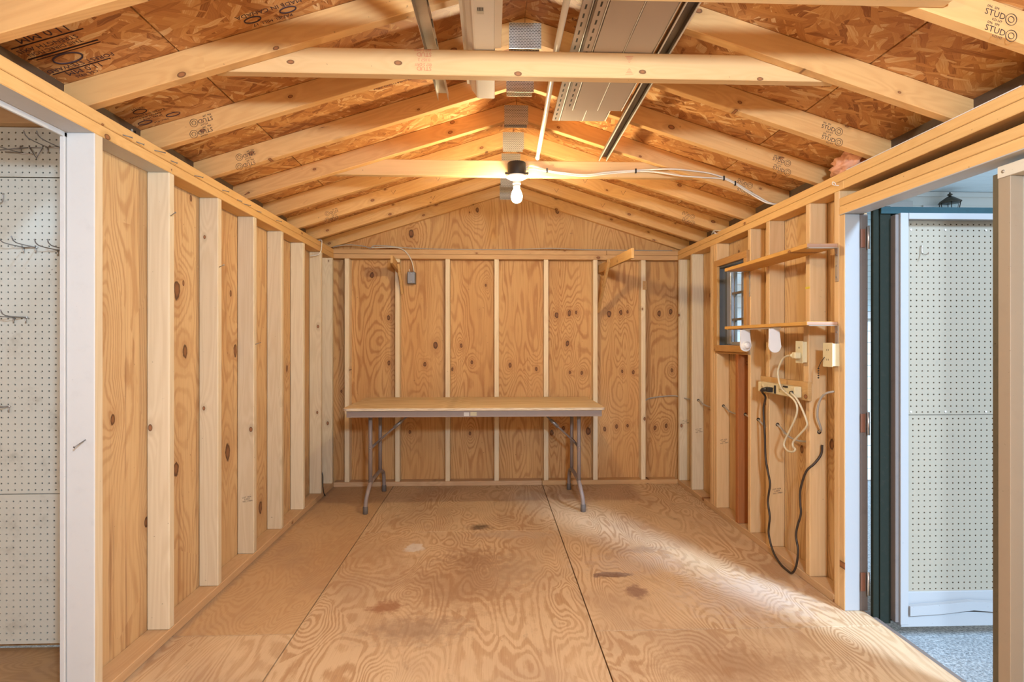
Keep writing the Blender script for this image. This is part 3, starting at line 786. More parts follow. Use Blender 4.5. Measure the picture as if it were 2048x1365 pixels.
# ------------------------------------------------------------------ nails in plates and studs
def nail(parent, p, q):
    bm = nb(); tube(bm, [p, q], 0.075, 6)
    v = (Vector(q) - Vector(p)).normalized()
    tube(bm, [Vector(q), Vector(q) + v * 0.05], 0.15, 6)
    return obj('nail', bm, NAILM, parent)
for y, z in [(-105.0, 75.1), (-102, 75.2), (-97.7, 75.4), (-93.2, 75.3), (-86.1, 75.0), (-76, 75.2), (-69.6, 75.0), (-66.6, 74.8), (-60, 75.0), (-49, 75.2)]:
    r = random.uniform(-1, 1)
    nail(tp_up, (-.3, y, z), (1.0 + .25 * r, y + .9 + .6 * r, z - .15 + .25 * r))
studs_l = [o for o in wl_.children if o.name.startswith('stud')]
def near_stud(y):
    return min(studs_l, key=lambda o: abs(WL[o].y - y))
for y, z, dy in [(-92.9, 66.4, 2.0), (-76.9, 60.4, 1.5), (-61.0, 46.0, -.6)]:
    nail(near_stud(y), (-.4, y, z), (1.1, y - .5 * dy, z + .45))
nail(post, (-1.1, -110.3, 34.3), (-1.4, -112.0, 33.6))
# ------------------------------------------------------------------ lumber stamps
def stamp_face(parent, wl, s, size, mat, angle=0.0, flip=False):
    return text('stamp', s, mat, parent, wl, size, (math.pi / 2, (math.pi if flip else 0) + angle, 0))
def ring(parent, x, y, z, r, mat=None):
    bm = nb()
    pts = [(x + r * math.cos(a), y, z + r * math.sin(a)) for a in [2 * math.pi * k / 20 for k in range(21)]]
    tube(bm, pts, 0.035, 4, cap=False)
    return obj('stamp_ring', bm, mat or INK, parent)
def stud_stamp(key, side, x, z, y):
    r = rafters[key]
    fl_ = side < 0
    for dz in (0.0, -1.75):
        cz = z + dz
        stamp_face(r, (x, y - .02, cz), 'STUD', 0.95, INK, flip=fl_)
        stamp_face(r, (x - side * .2, y - .02, cz + .72), '096  SPF', 0.4, INK, flip=fl_)
        stamp_face(r, (x + side * .2, y - .02, cz - .7), 'KD-HT', 0.38, INK, flip=fl_)
        ring(r, x + side * 1.75, y - .03, cz - SL * 1.75, 0.62)
        ring(r, x + side * 1.75, y - .03, cz - SL * 1.75, 0.32)
stud_stamp((-94, -1), -1, 5.6, 81.55, -93.65)
stud_stamp((-78, -1), -1, 5.7, 81.3, -77.7)
stud_stamp((-94, 1), 1, 105.4, 81.6, -93.65)
stud_stamp((-78, 1), 1, 105.3, 81.4, -77.7)
stud_stamp((-126, 1), 1, 104.4, 81.9, -125.65)
stud_stamp((-62, 1), 1, 105.4, 81.5, -61.65)
stud_stamp((-30, 1), 1, 104.0, 81.6, -29.75)
stud_stamp((-30, -1), -1, 8.2, 81.6, -29.75)
# red grade stamps on the near collar tie
for dx, dz, s_, sz in [(41.4, 1.25, 'STUD', .8), (41.4, .35, '0.057 2', .55), (41.2, 2.0, '007 S-DRY', .5), (41.3, -.45, '007 S-DRY', .5), (41.4, -1.1, 'STUD', .8)]:
    stamp_face(tieA, (dx, -108.13, 84.2 + dz * .8), s_, sz, INKR, flip=True)
for k, wd in enumerate((1.1, .85, .6, .4, .2)):
    for sgn, z0 in ((-1, 85.4), (1, 83.0)):
        bm = nb(); box(bm, 69.1 - wd / 2, 69.1 + wd / 2, -108.13, -108.11, z0 + sgn * k * .2, z0 + sgn * k * .2 + .05)
        obj('stamp_bar', bm, INKR, tieA)
# small inspection stamps near the stud bottoms
for st, x, y, z in [(rst['b'], 113.2, -61.48, 14.2), (rst['a'], 113.4, -13.43, 20.0), (rst['corner'], 113.4, -1.58, 21.0), (rst['crip_lo'], 113.4, -32.23, 20.0)]:
    for k in range(3):
        stamp_face(st, (x + .12 * k, y, z - .45 * k), ['LOT 1034', 'S-DRY', 'NO. 17866'][k], .46, INK, angle=-.15)
for k in range(3):
    stamp_face(near_stud(-61), (-1.5 + .1 * k, -61.58, 13.6 - .42 * k), ['LOT 1034', 'S-DRY', 'NO. 17866'][k], .45, INK, angle=-.15)
# printed marks on the roof boards
def roof_stamp(panel, side, x, y, s, size, rz=0.0, up=-1):
    # text lying on the underside of a roof board
    z = ZR - SL * abs(x - RX) - 0.02
    return text('stamp', s, INKB, panel, (x, y, z), size, (math.pi, 0, rz))
LOW = panels[(-1, False, -109.0)]
LOW2 = panels[(-1, False, -13.0)]
H0 = math.pi
for x, y, s_, sz in [(0.2, -119.2, '11.0 MM', 1.7), (-.6, -117.4, 'STRENGTH AXIS', .95), (-.4, -116.5, 'THIS DIRECTION', .85), (-.2, -112.7, 'FOREST STEWARD', 1.0), (-.6, -111.4, '11.0 MM', 1.3), (-1, -110.4, 'CSA 0325', .7)]:
    roof_stamp(LOW, -1, x, y, s_, sz, H0)
def roof_bar(panel, x0, x1, y0, y1):
    bm = nb()
    z0 = ZR - SL * abs(x0 - RX) - .02; z1 = ZR - SL * abs(x1 - RX) - .02
    vs = [bm.verts.new(p) for p in ((x0, y0, z0), (x1, y0, z1), (x1, y1, z1), (x0, y1, z0))]
    f = bm.faces.new(vs); bmesh.ops.solidify(bm, geom=[f], thickness=0.012)
    return obj('stamp_bar', bm, INKB, panel)
for a in [(-4, 4, -118.3, -118.1), (-4, 4, -115.9, -115.65), (-3.4, 4, -115.4, -115.25), (-4, 3, -112.1, -111.9)]:
    roof_bar(LOW, *a)
def roof_ring(panel, x, y, rx, ry, t=.1):
    bm = nb()
    pts = []
    for k in range(25):
        a = 2 * math.pi * k / 24
        px, py = x + rx * math.cos(a), y + ry * math.sin(a)
        pts.append((px, py, ZR - SL * abs(px - RX) - .02))
    tube(bm, pts, t, 4, cap=False)
    return obj('stamp_ring', bm, INKB, panel)
roof_ring(LOW, -.6, -114.2, 1.6, .95, .12)
for x, y, s_, sz in [(-1.2, -99.6, 'WITH', .7), (-1.0, -97.6, 'RATED SHEATHING', .6), (-1.0, -96.9, 'EXPOSURE 1', .6), (-1.0, -96.2, 'SPAN 24/16', .6), (-.6, -94.6, 'MILL 426', .6)]:
    roof_stamp(LOW2, -1, x, y, s_, sz, H0)
for x in (-2.6, 1.6): roof_ring(LOW2, x, -95.4, 1.0, .5, .07)
roof_ring(LOW2, -1.4, -98.7, .9, .6, .07)
UPL = panels[(-1, True, -61.0)]
for x, y, s_, sz in [(22.6, -112.6, 'MADE IN CANADA', 1.0), (22.3, -110.4, 'PANEL MILL 17', .8)]:
    roof_stamp(UPL, -1, x, y, s_, sz, H0)
for x in (20.2, 24.6): roof_ring(UPL, x, -111.5, 1.0, .55, .09)
UPR = panels[(1, True, -61.0)]
for x, y, s_, sz in [(64.9, -97.3, 'EXPOSURE 1', .8), (64.9, -96.5, 'SPAN', .8), (66.3, -96.3, '2', 2.0), (64.9, -95.5, 'SHEATHING', .6), (65.4, -94.9, 'MILL 426', .6)]:
    roof_stamp(UPR, 1, x, y, s_, sz, 0)
for x, y in [(34.0, -85.5), (34.0, -84.7), (34.2, -86.3)]:
    roof_stamp(UPL, -1, x, y, 'RATED SHEATHING 24/16', .75, H0)

# ------------------------------------------------------------------ window in the right wall
wi = struct('window_1', (W, -42, 56))
XT = W - .75
def fr(name, x0, x1, y0, y1, z0, z1, m, p=wi, b=.06):
    return lumber(name, x0, x1, y0, y1, z0, z1, m, p, bevel=b)
fr('trim_board', XT, W, -51.9, -32.1, 66.7, 68.4, TRIMW)
fr('trim_board', XT, W, -51.9, -32.1, 44.1, 45.7, TRIMW)
fr('trim_board', XT, W, -34.2, -32.1, 45.7, 66.7, TRIMZ)
fr('trim_board', XT, W, -51.9, -50.2, 45.7, 66.7, TRIMZ)
fr('jamb_board', W, X1 + .5, -33.6, -32.95, 45.1, 66.9, SCREEN)
fr('jamb_board', W, X1 + .5, -50.85, -50.3, 45.1, 66.9, SCREEN)
fr('jamb_board', W, X1 + .5, -50.3, -33.6, 66.3, 66.9, SCREEN)
fr('jamb_board', W, X1 + .5, -50.3, -33.6, 45.1, 45.7, SCREEN)
XA, XB = 113.3, 114.2
fr('sash_frame', XA, XB, -35.2, -33.65, 45.7, 66.3, SCREEN)
fr('sash_frame', XA, XB, -50.3, -49.2, 45.7, 66.3, SCREEN)
fr('sash_frame', XA, XB, -49.2, -35.2, 45.7, 46.6, ALUM)
fr('sash_frame', XA, XB, -49.2, -35.2, 65.5, 66.3, ALUM)
fr('sash_stile', XA - .25, XB + .1, -37.7, -35.25, 46.0, 66.0, ALUM)
for y in (-38.9, -43.6):
    fr('muntin', XA + .1, XB, y - .28, y + .28, 46.6, 65.5, MUNT, b=.04)
for z in (52.4, 59.2):
    fr('muntin', XA + .05, XB - .05, -49.2, -37.7, z - .3, z + .3, MUNT, b=.04)
for ya, yb in ((-49.2, -43.88), (-43.32, -39.18)):
    for za, zb in ((46.6, 52.1), (52.7, 58.9), (59.5, 65.5)):
        fr('pane', XA + .42, XA + .5, ya, yb, za, zb, GLASS, b=0)

# ------------------------------------------------------------------ pegboards
def peg_sheet(x0, x1, z0, z1, yf, px, pz, r=0.135, seg=8):
    """pegboard sheet facing -Y with real drilled holes at a 1 inch pitch"""
    bm = nb()
    nx = int((x1 - px) // 1) + 1; nz = int((z1 - pz) // 1) + 1
    xs = [px + k for k in range(-int((px - x0) // 1), nx) if x0 + .3 < px + k < x1 - .3]
    zs = [pz + k for k in range(-int((pz - z0) // 1), nz) if z0 + .3 < pz + k < z1 - .3]
    xe = [x0] + [(a + b) / 2 for a, b in zip(xs, xs[1:])] + [x1]
    ze = [z0] + [(a + b) / 2 for a, b in zip(zs, zs[1:])] + [z1]
    for i, cx in enumerate(xs):
        for j, cz in enumerate(zs):
            a, b, c, d_ = xe[i], xe[i + 1], ze[j], ze[j + 1]
            sq = [(b, cz), (b, d_), (cx, d_), (a, d_), (a, cz), (a, c), (cx, c), (b, c)]
            O = [bm.verts.new((q[0], yf, q[1])) for q in sq]
            Hf = [bm.verts.new((cx + r * math.cos(t), yf, cz + r * math.sin(t))) for t in [k * math.pi / 4 for k in range(8)]]
            Hb = [bm.verts.new((v.co.x, yf + .2, v.co.z)) for v in Hf]
            for k in range(8):
                n_ = (k + 1) % 8
                bm.faces.new([O[k], Hf[k], Hf[n_], O[n_]])
                bm.faces.new([Hf[k], Hb[k], Hb[n_], Hf[n_]])
    # edges of the sheet
    for p in [((x0, z0), (x1, z0)), ((x1, z0), (x1, z1)), ((x1, z1), (x0, z1)), ((x0, z1), (x0, z0))]:
        v = [bm.verts.new((p[0][0], yf, p[0][1])), bm.verts.new((p[1][0], yf, p[1][1])), bm.verts.new((p[1][0], yf + .2, p[1][1])), bm.verts.new((p[0][0], yf + .2, p[0][1]))]
        bm.faces.new(v)
    bmesh.ops.recalc_face_normals(bm, faces=bm.faces[:])
    return bm

PX0 = -61.6
pg = tag(empty('pegboard', (-30, -95.7, 0)), 'cream perforated board with dirt specks on the end wall beyond the white door post', 'pegboard')
for x0, x1, z0, z1, yf, px, pz in [(PX0, -4.2, 71.65, 79.1, -95.95, -20.4, 72.3), (PX0, -4.2, 23.65, 71.55, -95.7, -20.7, 24.2), (PX0, -4.2, 0.9, 23.55, -95.75, -20.9, 1.5)]:
    obj('pegboard_sheet', peg_sheet(x0, x1, z0, z1, yf, px, pz, r=.14), PEGL, pg)
bm = nb(); box(bm, PX0, -4.2, -95.2, -95.05, 0.9, 79.1); obj('backing', bm, DARKB, pg)

def peg_hook(x, z, y, kind, label, group=None):
    t = tag(empty('peg_hook', (x, y, z)), label, 'hook', group)
    if kind == 'double':
        for dx in (-.9, .9):
            bm = nb(); tube(bm, [(x + dx, y, z), (x + dx, y - .35, z), (x + dx, y - 3.8, z + .1), (x + dx, y - 4.6, z + .9)], .085, 6, 3)
            obj('prong', bm, STEELD, t)
        bm = nb(); tube(bm, [(x - 1.2, y - .15, z), (x + 1.2, y - .15, z)], .1, 6)
        for dx in (-.9, .9): tube(bm, [(x + dx, y - .15, z), (x + dx, y - .15, z - .9)], .09, 6)
        obj('base_bar', bm, STEEL, t)
    elif kind == 'long':
        bm = nb(); tube(bm, [(x, y, z), (x, y - .3, z), (x - .3, y - 4.8, z - .2), (x - .5, y - 6.5, z + .9)], .09, 6, 4)
        obj('prong', bm, STEELD, t)
        bm = nb(); tube(bm, [(x - 2.2, y - .15, z + .1), (x + 1.8, y - .15, z - .2)], .1, 6); tube(bm, [(x, y - .12, z), (x, y - .12, z + 1.1)], .1, 6)
        obj('base_bar', bm, STEEL, t)
    elif kind == 'loop':
        bm = nb()
        tube(bm, [(x - 1, y - .2, z), (x + .9, y - .2, z), (x + .1, y - .35, z - 1.6), (x - 1, y - .2, z)], .09, 6)
        obj('wire_loop', bm, STEELD, t)
        bm = nb(); tube(bm, [(x - 1.2, y - .2, z), (x - 4.4, y - 1.6, z - .9)], .09, 6); obj('prong', bm, STEELD, t)
    else:
        bm = nb(); tube(bm, [(x, y + .05, z + .9), (x, y - .2, z + .8), (x, y - .25, z - .3), (x + .1, y - 1.0, z - .7), (x + .25, y - 1.5, z - .35)], .09, 6, 4)
        obj('hook_wire', bm, STEEL, t)
    return t
yp = -95.95
peg_hook(-20.6, 75.2, yp, 'long', 'long wire peg hook, topmost row at the very edge of the cream pegboard')
peg_hook(-18.2, 76.0, yp, 'loop', 'triangular wire loop peg hook in the top row of the cream pegboard')
peg_hook(-15.7, 76.1, yp, 'double', 'two-pronged peg hook in the top row beside the white door post')
yp = -95.7
peg_hook(-23.3, 68.2, yp, 'single', 'small bright single peg hook just below the upper pegboard seam')
peg_hook(-19.4, 61.0, yp, 'double', 'two-pronged peg hook at head height, the fuller one of its row')
peg_hook(-14.4, 60.6, yp, 'double', 'peg hook half hidden by the white post, below the two-pronged top one')
peg_hook(-20.9, 50.4, yp, 'double', 'two-pronged peg hook alone in the middle of the cream pegboard')
peg_hook(-23.4, 36.9, yp, 'double', 'lowest two-pronged peg hook of the cream pegboard')

# ------------------------------------------------------------------ door leaf folded open outside, with framed pegboard
d1 = struct('door_1', (115.2, -89, 0))
def dl(name, *a, m, b=.05): return lumber(name, *a, m, d1, bevel=b)
dl('siding_panel', 117.3, 145.4, -89.4, -88.9, -1.2, 69.7, m=GREEN, b=0)
dl('stile', 115.3, 116.3, -90.2, -89.5, -1.2, 69.7, m=GREEN)
dl('stile', 116.35, 118.2, -90.4, -89.5, -1.2, 69.7, m=GREEN)
dl('stile', 142.5, 145.4, -89.59, -89.42, -1.2, 69.7, m=GREEN)
dl('top_rail', 116.4, 145.4, -90.6, -89.42, 68.4, 69.6, m=TEAL)
dl('mid_rail', 118.3, 142.4, -89.58, -89.42, 30, 33.5, m=GREEN)
dl('pegboard_frame', 119.05, 120.45, -91.6, -89.6, -0.9, 68.35, m=WHITEC)
dl('pegboard_frame', 120.5, 145.0, -91.6, -89.6, 67.3, 68.35, m=WHITEC)
dl('pegboard_frame', 143.8, 145.2, -91.55, -89.6, 1.2, 67.25, m=WHITEC)
dl('frame_side_board', 118.35, 119.0, -91.3, -89.55, -0.6, 68.1, m=BARN)
obj('pegboard_sheet', peg_sheet(120.3, 143.8, 34.25, 67.3, -90.35, 120.75, 34.7), PEGR, d1)
obj('pegboard_sheet', peg_sheet(120.3, 143.8, 4.0, 34.15, -90.30, 121.15, 4.55), PEGR, d1)
dl('backing', 120.3, 143.8, -89.75, -89.6, 4.0, 67.3, m=DARKB, b=0)
dl('kick_board', 120.5, 143.8, -90.6, -89.6, 1.0, 4.2, m=WHITEC)
dl('bottom_rail', 119.2, 145.2, -91.5, -89.5, -1.3, 1.0, m=WHITEC)
bm = nb()
top = [(120.5, 2.3), (126, 2.6), (131, 3.0), (137, 2.6), (143.8, 2.2)]
bot = [(143.8, .9), (137, .95), (131.5, 1.5), (126, .95), (120.5, .7)]
prism(bm, top + bot, -91.9, -91.0, 'Y')
obj('warped_lath', bm, WHITEC, d1)
for z0 in (63.0, 3.5, 31.0):
    bm = nb(); box(bm, 114.3, 115.1, -88.5, -88.35, z0, z0 + 3.2); obj('hinge_leaf', bm, RUST, d1)
    bm = nb(); tube(bm, [(115.15, -89.2, z0 - .4), (115.15, -89.2, z0 + 3.6)], .22, 8); obj('hinge_pin', bm, STEEL, d1)
for x, z in [(121.75, 65.75), (127.8, 65.75), (134.9, 65.75), (121.75, 34.75), (127.8, 34.75), (134.9, 34.7)]:
    bm = nb(); lathe(bm, [(.02, -.06), (.16, -.05), (.18, 0)], (x, -90.36, z), 10, 'Y'); obj('screw', bm, WPLAS, d1)
peg_hook(123.5, 62.1, -90.4, 'single', 'single wire peg hook on the grey pegboard of the open door')

# ------------------------------------------------------------------ second door leaf, closed
d2 = struct('door_2', (112, -135, 0))
def d2l(name, *a, m, b=.06): return lumber(name, *a, m, d2, bevel=b)
d2l('astragal', X1 - .3, X1 + .6, -150, -113.9, 0.2, 68.1, m=GREYW)
d2l('outer_panel', X1 - .9, X1 - .32, -150, -116.0, 0.3, 68.4, m=DOORP, b=0)
d2l('top_rail', W + .9, W + 2.6, -150, -117.1, 66.7, 68.15, m=DOORP)
d2l('stile', W + 1.0, W + 2.6, -118.8, -117.1, 0.4, 66.7, m=DOORF)
d2l('bottom_rail', W + 1.0, W + 2.6, -150, -119.0, 0.4, 3.4, m=DOORF)
d2l('batten', W + 2.0, W + 2.62, -120.9, -120.55, 3.5, 66.8, m=DOORP, b=.05)
for dy in (-121.05, -121.35):
    bm = nb(); tube(bm, [(W + 2.2, dy, 3.6), (W + 2.1, dy, 66.7)], .05, 6); obj('wire', bm, STEEL, d2)
for z in (63.5, 53.5, 44.5, 33.0, 20.0):
    bm = nb(); tube(bm, [(W + 2.2, -119.8, z), (W + 1.8, -120.6, z), (W + 1.6, -121.2, z + .2), (W + 1.9, -121.5, z)], .07, 6, 3)
    obj('wire_clip', bm, STEEL, d2)
bm = nb(); lathe(bm, [(.02, -.08), (.2, -.06), (.22, 0)], (W + .9, -117.9, 67.4), 12, 'X'); obj('screw', bm, STEEL, d2)

# ------------------------------------------------------------------ house and porch outside
hw = struct('wall_house', (225, 20, 50))
for k in range(25):
    z = -4 + 4.2 * k
    if z > 101: break
    bm = nb(); prism(bm, [(20.0, z), (19.4, z), (19.75, z + 4.35), (20.0, z + 4.35)], 128, 340, 'X')
    obj('siding_board', bm, SIDEW, hw)
sf = struct('trim_soffit', (250, -5, 101.5))
for k in range(14):
    lumber('soffit_slat', 160, 340, 19.3 - 4 * (k + 1) + .12, 19.3 - 4 * k - .08, 101.6, 102.1, SOFF, sf, bevel=.05)
lumber('soffit_molding', 128, 340, 18.2, 19.35, 99.9, 101.5, SIDEW, sf)
w2 = struct('window_2', (190, 19, 80))
for a in [(183, 204.5, 95.4, 98.0), (183, 204.5, 55, 57.5), (183, 185.5, 57.5, 95.4), (202, 204.5, 57.5, 95.4)]:
    bm = nb(); box(bm, a[0], a[1], 18.2, 19.4, a[2], a[3], .06); obj('window_frame', bm, WHITE, w2)
bm = nb(); box(bm, 185.5, 202, 18.6, 18.7, 57.5, 95.4); obj('pane', bm, GLASS, w2)
for k in range(18):
    bm = nb(); box(bm, 185.6, 201.9, 18.9, 19.3, 57.7 + 2.1 * k, 59.7 + 2.1 * k, .05); obj('blind_slat', bm, SIDEW, w2)
ln = tag(empty('porch_lantern', (215.7, 15, 90)), 'dark bronze porch lantern with clear glass on the pale house wall outside', 'lantern')
LY = 15.0
bm = nb(); lathe(bm, [(.05, 100.6), (.35, 100.2), (.25, 100.0), (.8, 99.75), (.95, 99.5), (.45, 99.25), (.5, 99.0), (1.3, 98.6), (3.7, 96.95), (3.75, 96.6), (.2, 96.6)], (215.7, LY, 0), 6); obj('roof_cap', bm, BRASS, ln)
bm = nb()
for k in range(6):
    a = math.pi / 3 * k
    tube(bm, [(215.7 + 3.3 * math.cos(a), LY + 3.3 * math.sin(a), 96.8), (215.7 + 2.0 * math.cos(a), LY + 2.0 * math.sin(a), 88.0)], .15, 5)
obj('cage', bm, BRASS, ln)
bm = nb(); lathe(bm, [(2.9, 96.8), (1.75, 88.1), (.1, 88.1)], (215.7, LY, 0), 6); obj('glass', bm, GLASS, ln)
bm = nb(); lathe(bm, [(.1, 86.6), (1.0, 87.2), (2.1, 88.0), (.1, 88.0)], (215.7, LY, 0), 6); obj('bottom_cap', bm, BRASS, ln)
bm = nb(); tube(bm, [(215.7, LY, 87.5), (213, LY + 2, 90), (211.5, 19, 94)], .35, 8, 4); obj('arm', bm, BRASS, ln)
bm = nb(); box(bm, 209.0, 213.2, 18.9, 19.5, 92.5, 96.7, .1); obj('wall_plate', bm, WPLAS, ln)

# ------------------------------------------------------------------ folding table
tb = tag(empty('folding_table', (46, -19, 0)), 'long folding table with a worn plywood top and taupe steel legs against the back wall', 'table')
TX0, TX1, TYF, TYB = 11.4, 80.9, -34.0, -4.0
bm = nb()
def rrect(x0, x1, y0, y1, r, n=5):
    pts = []
    for cx, cy, a0 in [(x1 - r, y1 - r, 0), (x0 + r, y1 - r, 90), (x0 + r, y0 + r, 180), (x1 - r, y0 + r, 270)]:
        for k in range(n + 1):
            a = math.radians(a0 + 90 * k / n); pts.append((cx + r * math.cos(a), cy + r * math.sin(a)))
    return pts
prism(bm, rrect(TX0, TX1, TYF, TYB, 1.6), 28.35, 29.1, 'Z', bevel=.12)
obj('tabletop', bm, [TABTOP, TABEDGE], tb, pick=lambda f: 0 if f.normal.z > .8 else 1)
AX0, AX1, AF, AB = 12.4, 80.0, -33.2, -4.8
for n_, a in [('apron', (AX0, AX1, AF, AF + .12)), ('apron', (AX0, AX1, AB - .12, AB)), ('apron', (AX0, AX0 + .12, AF + .13, AB - .13)), ('apron', (AX1 - .12, AX1, AF + .13, AB - .13))]:
    bm = nb(); box(bm, *a, 26.65, 28.33, .03); obj(n_, bm, TABLEM, tb)
for a, m in [((43.2, 44.6, 26.9, 27.9), PAPER), ((44.9, 46.6, 27.0, 28.0), STICK)]:
    bm = nb(); box(bm, a[0], a[1], AF - .03, AF - .005, a[2], a[3]); obj('sticker', bm, m, tb)
for x, sx in ((17.15, -1), (74.95, 1)):
    # wishbone foot: two uprights joined low to a bent tube whose ends are the feet
    for y in (-26.0, -12.0):
        bm = nb(); tube(bm, [(x, y, 28.3), (x, y, 7.6)], .55, 12)
        obj('leg', bm, TABLEM, tb)
    bm = nb()
    xo = x + sx * .7
    tube(bm, [(xo, -29.2, 0.9), (xo - sx * .1, -28.9, 3.5), (xo - sx * .45, -28.2, 5.6), (x, -26.4, 7.4), (x - sx * .05, -23, 7.9), (x, -15, 7.9), (x, -11.5, 7.7), (x, -7.8, 6.6), (x, -6.3, 4.8), (x, -5.9, 2.5), (x, -5.8, .9)], .56, 12, 4)
    obj('foot_tube', bm, TABLEM, tb)
    for y, xx in ((-29.2, xo), (-5.8, x)):
        bm = nb(); lathe(bm, [(.05, 0), (.62, 0), (.72, .15), (.70, 1.9), (.58, 2.0)], (xx, y + (.08 if y < -20 else 0), 0), 14)
        obj('foot_cap', bm, RUBBER, tb)
    # folding brace with a sliding lock
    bxe = 29.2 if sx < 0 else 63.7
    bm = nb(); tube(bm, [(x, -25.9 + 6, 17.2), (bxe, -19.9, 27.6)], .28, 8); obj('brace', bm, TABLEM, tb)
    mx = (x * .45 + bxe * .55); mz = 17.2 * .45 + 27.6 * .55
    dv = Vector((bxe - x, 0, 10.4)).normalized() * 1.5
    bm = nb(); tube(bm, [Vector((mx, -19.9, mz)) - dv, Vector((mx, -19.9, mz)) + dv], .48, 8); obj('brace_lock', bm, STEELD, tb)
    bm = nb(); tube(bm, [(x, -26.0, 17.1), (x, -12.0, 17.1)], .38, 8); obj('cross_bar', bm, TABLEM, tb)
    bm = nb(); lathe(bm, [(.02, -.7), (.2, -.68), (.24, -.55)], (x, -26.0, 17.2), 10, 'Y'); obj('rivet', bm, STEEL, tb)

# ------------------------------------------------------------------ bare bulb light on the far collar tie
lt = tag(empty('ceiling_light', (56, -62.3, 84)), 'bare lit bulb in a white porcelain holder under a black round box', 'light')
LX, LYc = 55.9, -62.35
bm = nb(); lathe(bm, [(.1, 85.15), (1.85, 85.1), (1.95, 85.0), (1.95, 83.1), (2.0, 82.6), (2.0, 82.35), (.1, 82.35)], (LX, LYc, 0), 28); obj('junction_box', bm, BLACK, lt)
for sx in (-1, 1):
    bm = nb(); box(bm, LX + sx * 1.95, LX + sx * 2.55, LYc - .3, LYc + .3, 82.75, 83.0, .05); lathe(bm, [(.02, 82.55), (.16, 82.6), (.16, 83.1), (.02, 83.1)], (LX + sx * 2.3, LYc, 0), 8); obj('box_ear', bm, BRASS, lt)
bm = nb(); lathe(bm, [(.1, 82.34), (2.05, 82.34), (2.3, 82.2), (2.25, 81.95), (1.6, 81.6), (.95, 81.4), (.85, 81.2), (.82, 80.75), (.86, 80.65), (.84, 80.45), (.1, 80.45)], (LX, LYc, 0), 28); obj('lamp_holder', bm, PORC, lt)
bm = nb(); lathe(bm, [(.1, 80.44), (.72, 80.44), (.74, 79.95), (.66, 79.7), (.1, 79.7)], (LX, LYc, 0), 24); obj('bulb_base', bm, WPLAS, lt)
bm = nb(); lathe(bm, [(.62, 79.69), (.66, 79.4), (.95, 78.9), (1.16, 78.2), (1.19, 77.75), (1.1, 77.2), (.85, 76.78), (.45, 76.55), (.05, 76.5)], (LX, LYc, 0), 28); obj('bulb', bm, BULBM, lt)

# ------------------------------------------------------------------ cables
def cable(name, pts, r, mat, label, seg=8, n=5, cat='cable'):
    bm = nb(); tube(bm, pts, r, seg, n)
    return tag(obj(name, bm, mat), label, cat)
YC = -60.32
c1 = [(57.9, -61.6, 84.2), (58.6, -60.6, 85.0), (60.5, YC, 84.95), (62.6, YC, 84.2), (66.3, YC, 83.65), (71.2, YC, 83.3), (76, YC, 83.9), (82.2, YC, 84.4), (85.5, -60.9, 84.4), (88.3, -61.8, 84.3), (91.5, -61.95, 84.2), (95.5, -61.95, 83.8), (98.0, -61.95, 83.45), (101.0, -61.95, 82.6), (103.6, -61.95, 81.5), (106.6, -61.95, 79.7), (108.6, -61.95, 78.6), (110.6, -62.3, 77.3), (112.2, -62.6, 76.7), (114.5, -62.8, 76.6)]
pc = tag(empty('power_cable', (80, -61, 84)), 'pair of white cables stapled along the far collar tie from the bulb', 'cable')
bm = nb(); tube(bm, c1, .17, 8, 5); obj('cable_strand', bm, ROMEX, pc)
c2 = [(57.9, -61.9, 83.8), (59.6, -60.8, 84.3), (62.6, YC - .03, 83.95), (66.3, YC, 83.4), (71.2, YC, 83.0), (76, YC, 83.55), (82.2, YC, 84.1), (85.8, -61.0, 83.9), (88.5, -61.9, 83.3), (92.0, -61.98, 82.8), (96.8, -61.98, 82.5), (101.0, -61.95, 82.25), (103.6, -61.97, 81.2), (106.5, -61.97, 79.4), (108.5, -61.97, 78.2), (110.4, -62.5, 77.0), (112.0, -62.9, 76.6), (114.5, -63.1, 76.5)]
bm = nb(); tube(bm, c2, .17, 8, 5); obj('cable_strand', bm, ROMEX, pc)
for x, z, y in ((62.6, 84.1, YC), (82.2, 84.25, YC), (101.2, 82.4, -61.9), (103.7, 81.3, -61.9)):
    bm = nb(); box(bm, x - .18, x + .18, y - .28, y + .1, z - .5, z + .5, .06); obj('staple', bm, BLACK, pc)

yb = -.22
cable('back_wall_cable', [(-.3, yb + .6, 76.9), (1.7, yb, 77.3), (4.5, yb, 77.6), (7.3, yb, 77.5), (10.1, yb, 77.1), (11.8, yb, 76.6), (12.4, yb, 77.2), (13.8, yb, 77.5), (17.6, yb, 77.3), (22.2, yb + .4, 76.9), (30.7, .6, 76.6), (45, 1, 76.55), (58, .8, 76.6), (66, .6, 76.9), (72, .5, 77.0), (80, .8, 76.7), (95, 1, 76.6), (110, 1, 76.55)], .16, ROMEXG,
      'grey cable lying along the top of the back wall plate')
cable('switch_cable', [(12.2, yb - .1, 76.75), (14.8, yb - .15, 76.85), (19.4, -.35, 76.9), (21.9, -.45, 76.3), (23.9, -.4, 74.5), (25.0, .3, 72.1), (25.4, 1.9, 69.2)], .17, ROMEX,
      'white cable curving down from the back plate to the grey box')
sb = tag(empty('switch_box', (24.6, 2.2, 67.3)), 'small grey metal electrical box on the back wall plywood beside the small bracket', 'electrical box')
bm = nb(); box(bm, 23.35, 25.9, .9, 3.5, 65.4, 69.2, .12); obj('box_body', bm, BOXG, sb)
bm = nb(); box(bm, 23.45, 25.8, .75, .9, 65.5, 69.1, .06); obj('cover_plate', bm, BOXG, sb)
for z in (66.0, 68.6):
    bm = nb(); lathe(bm, [(.02, -.06), (.15, -.05), (.15, 0)], (24.6, .74, z), 10, 'Y'); obj('screw', bm, STEEL, sb)
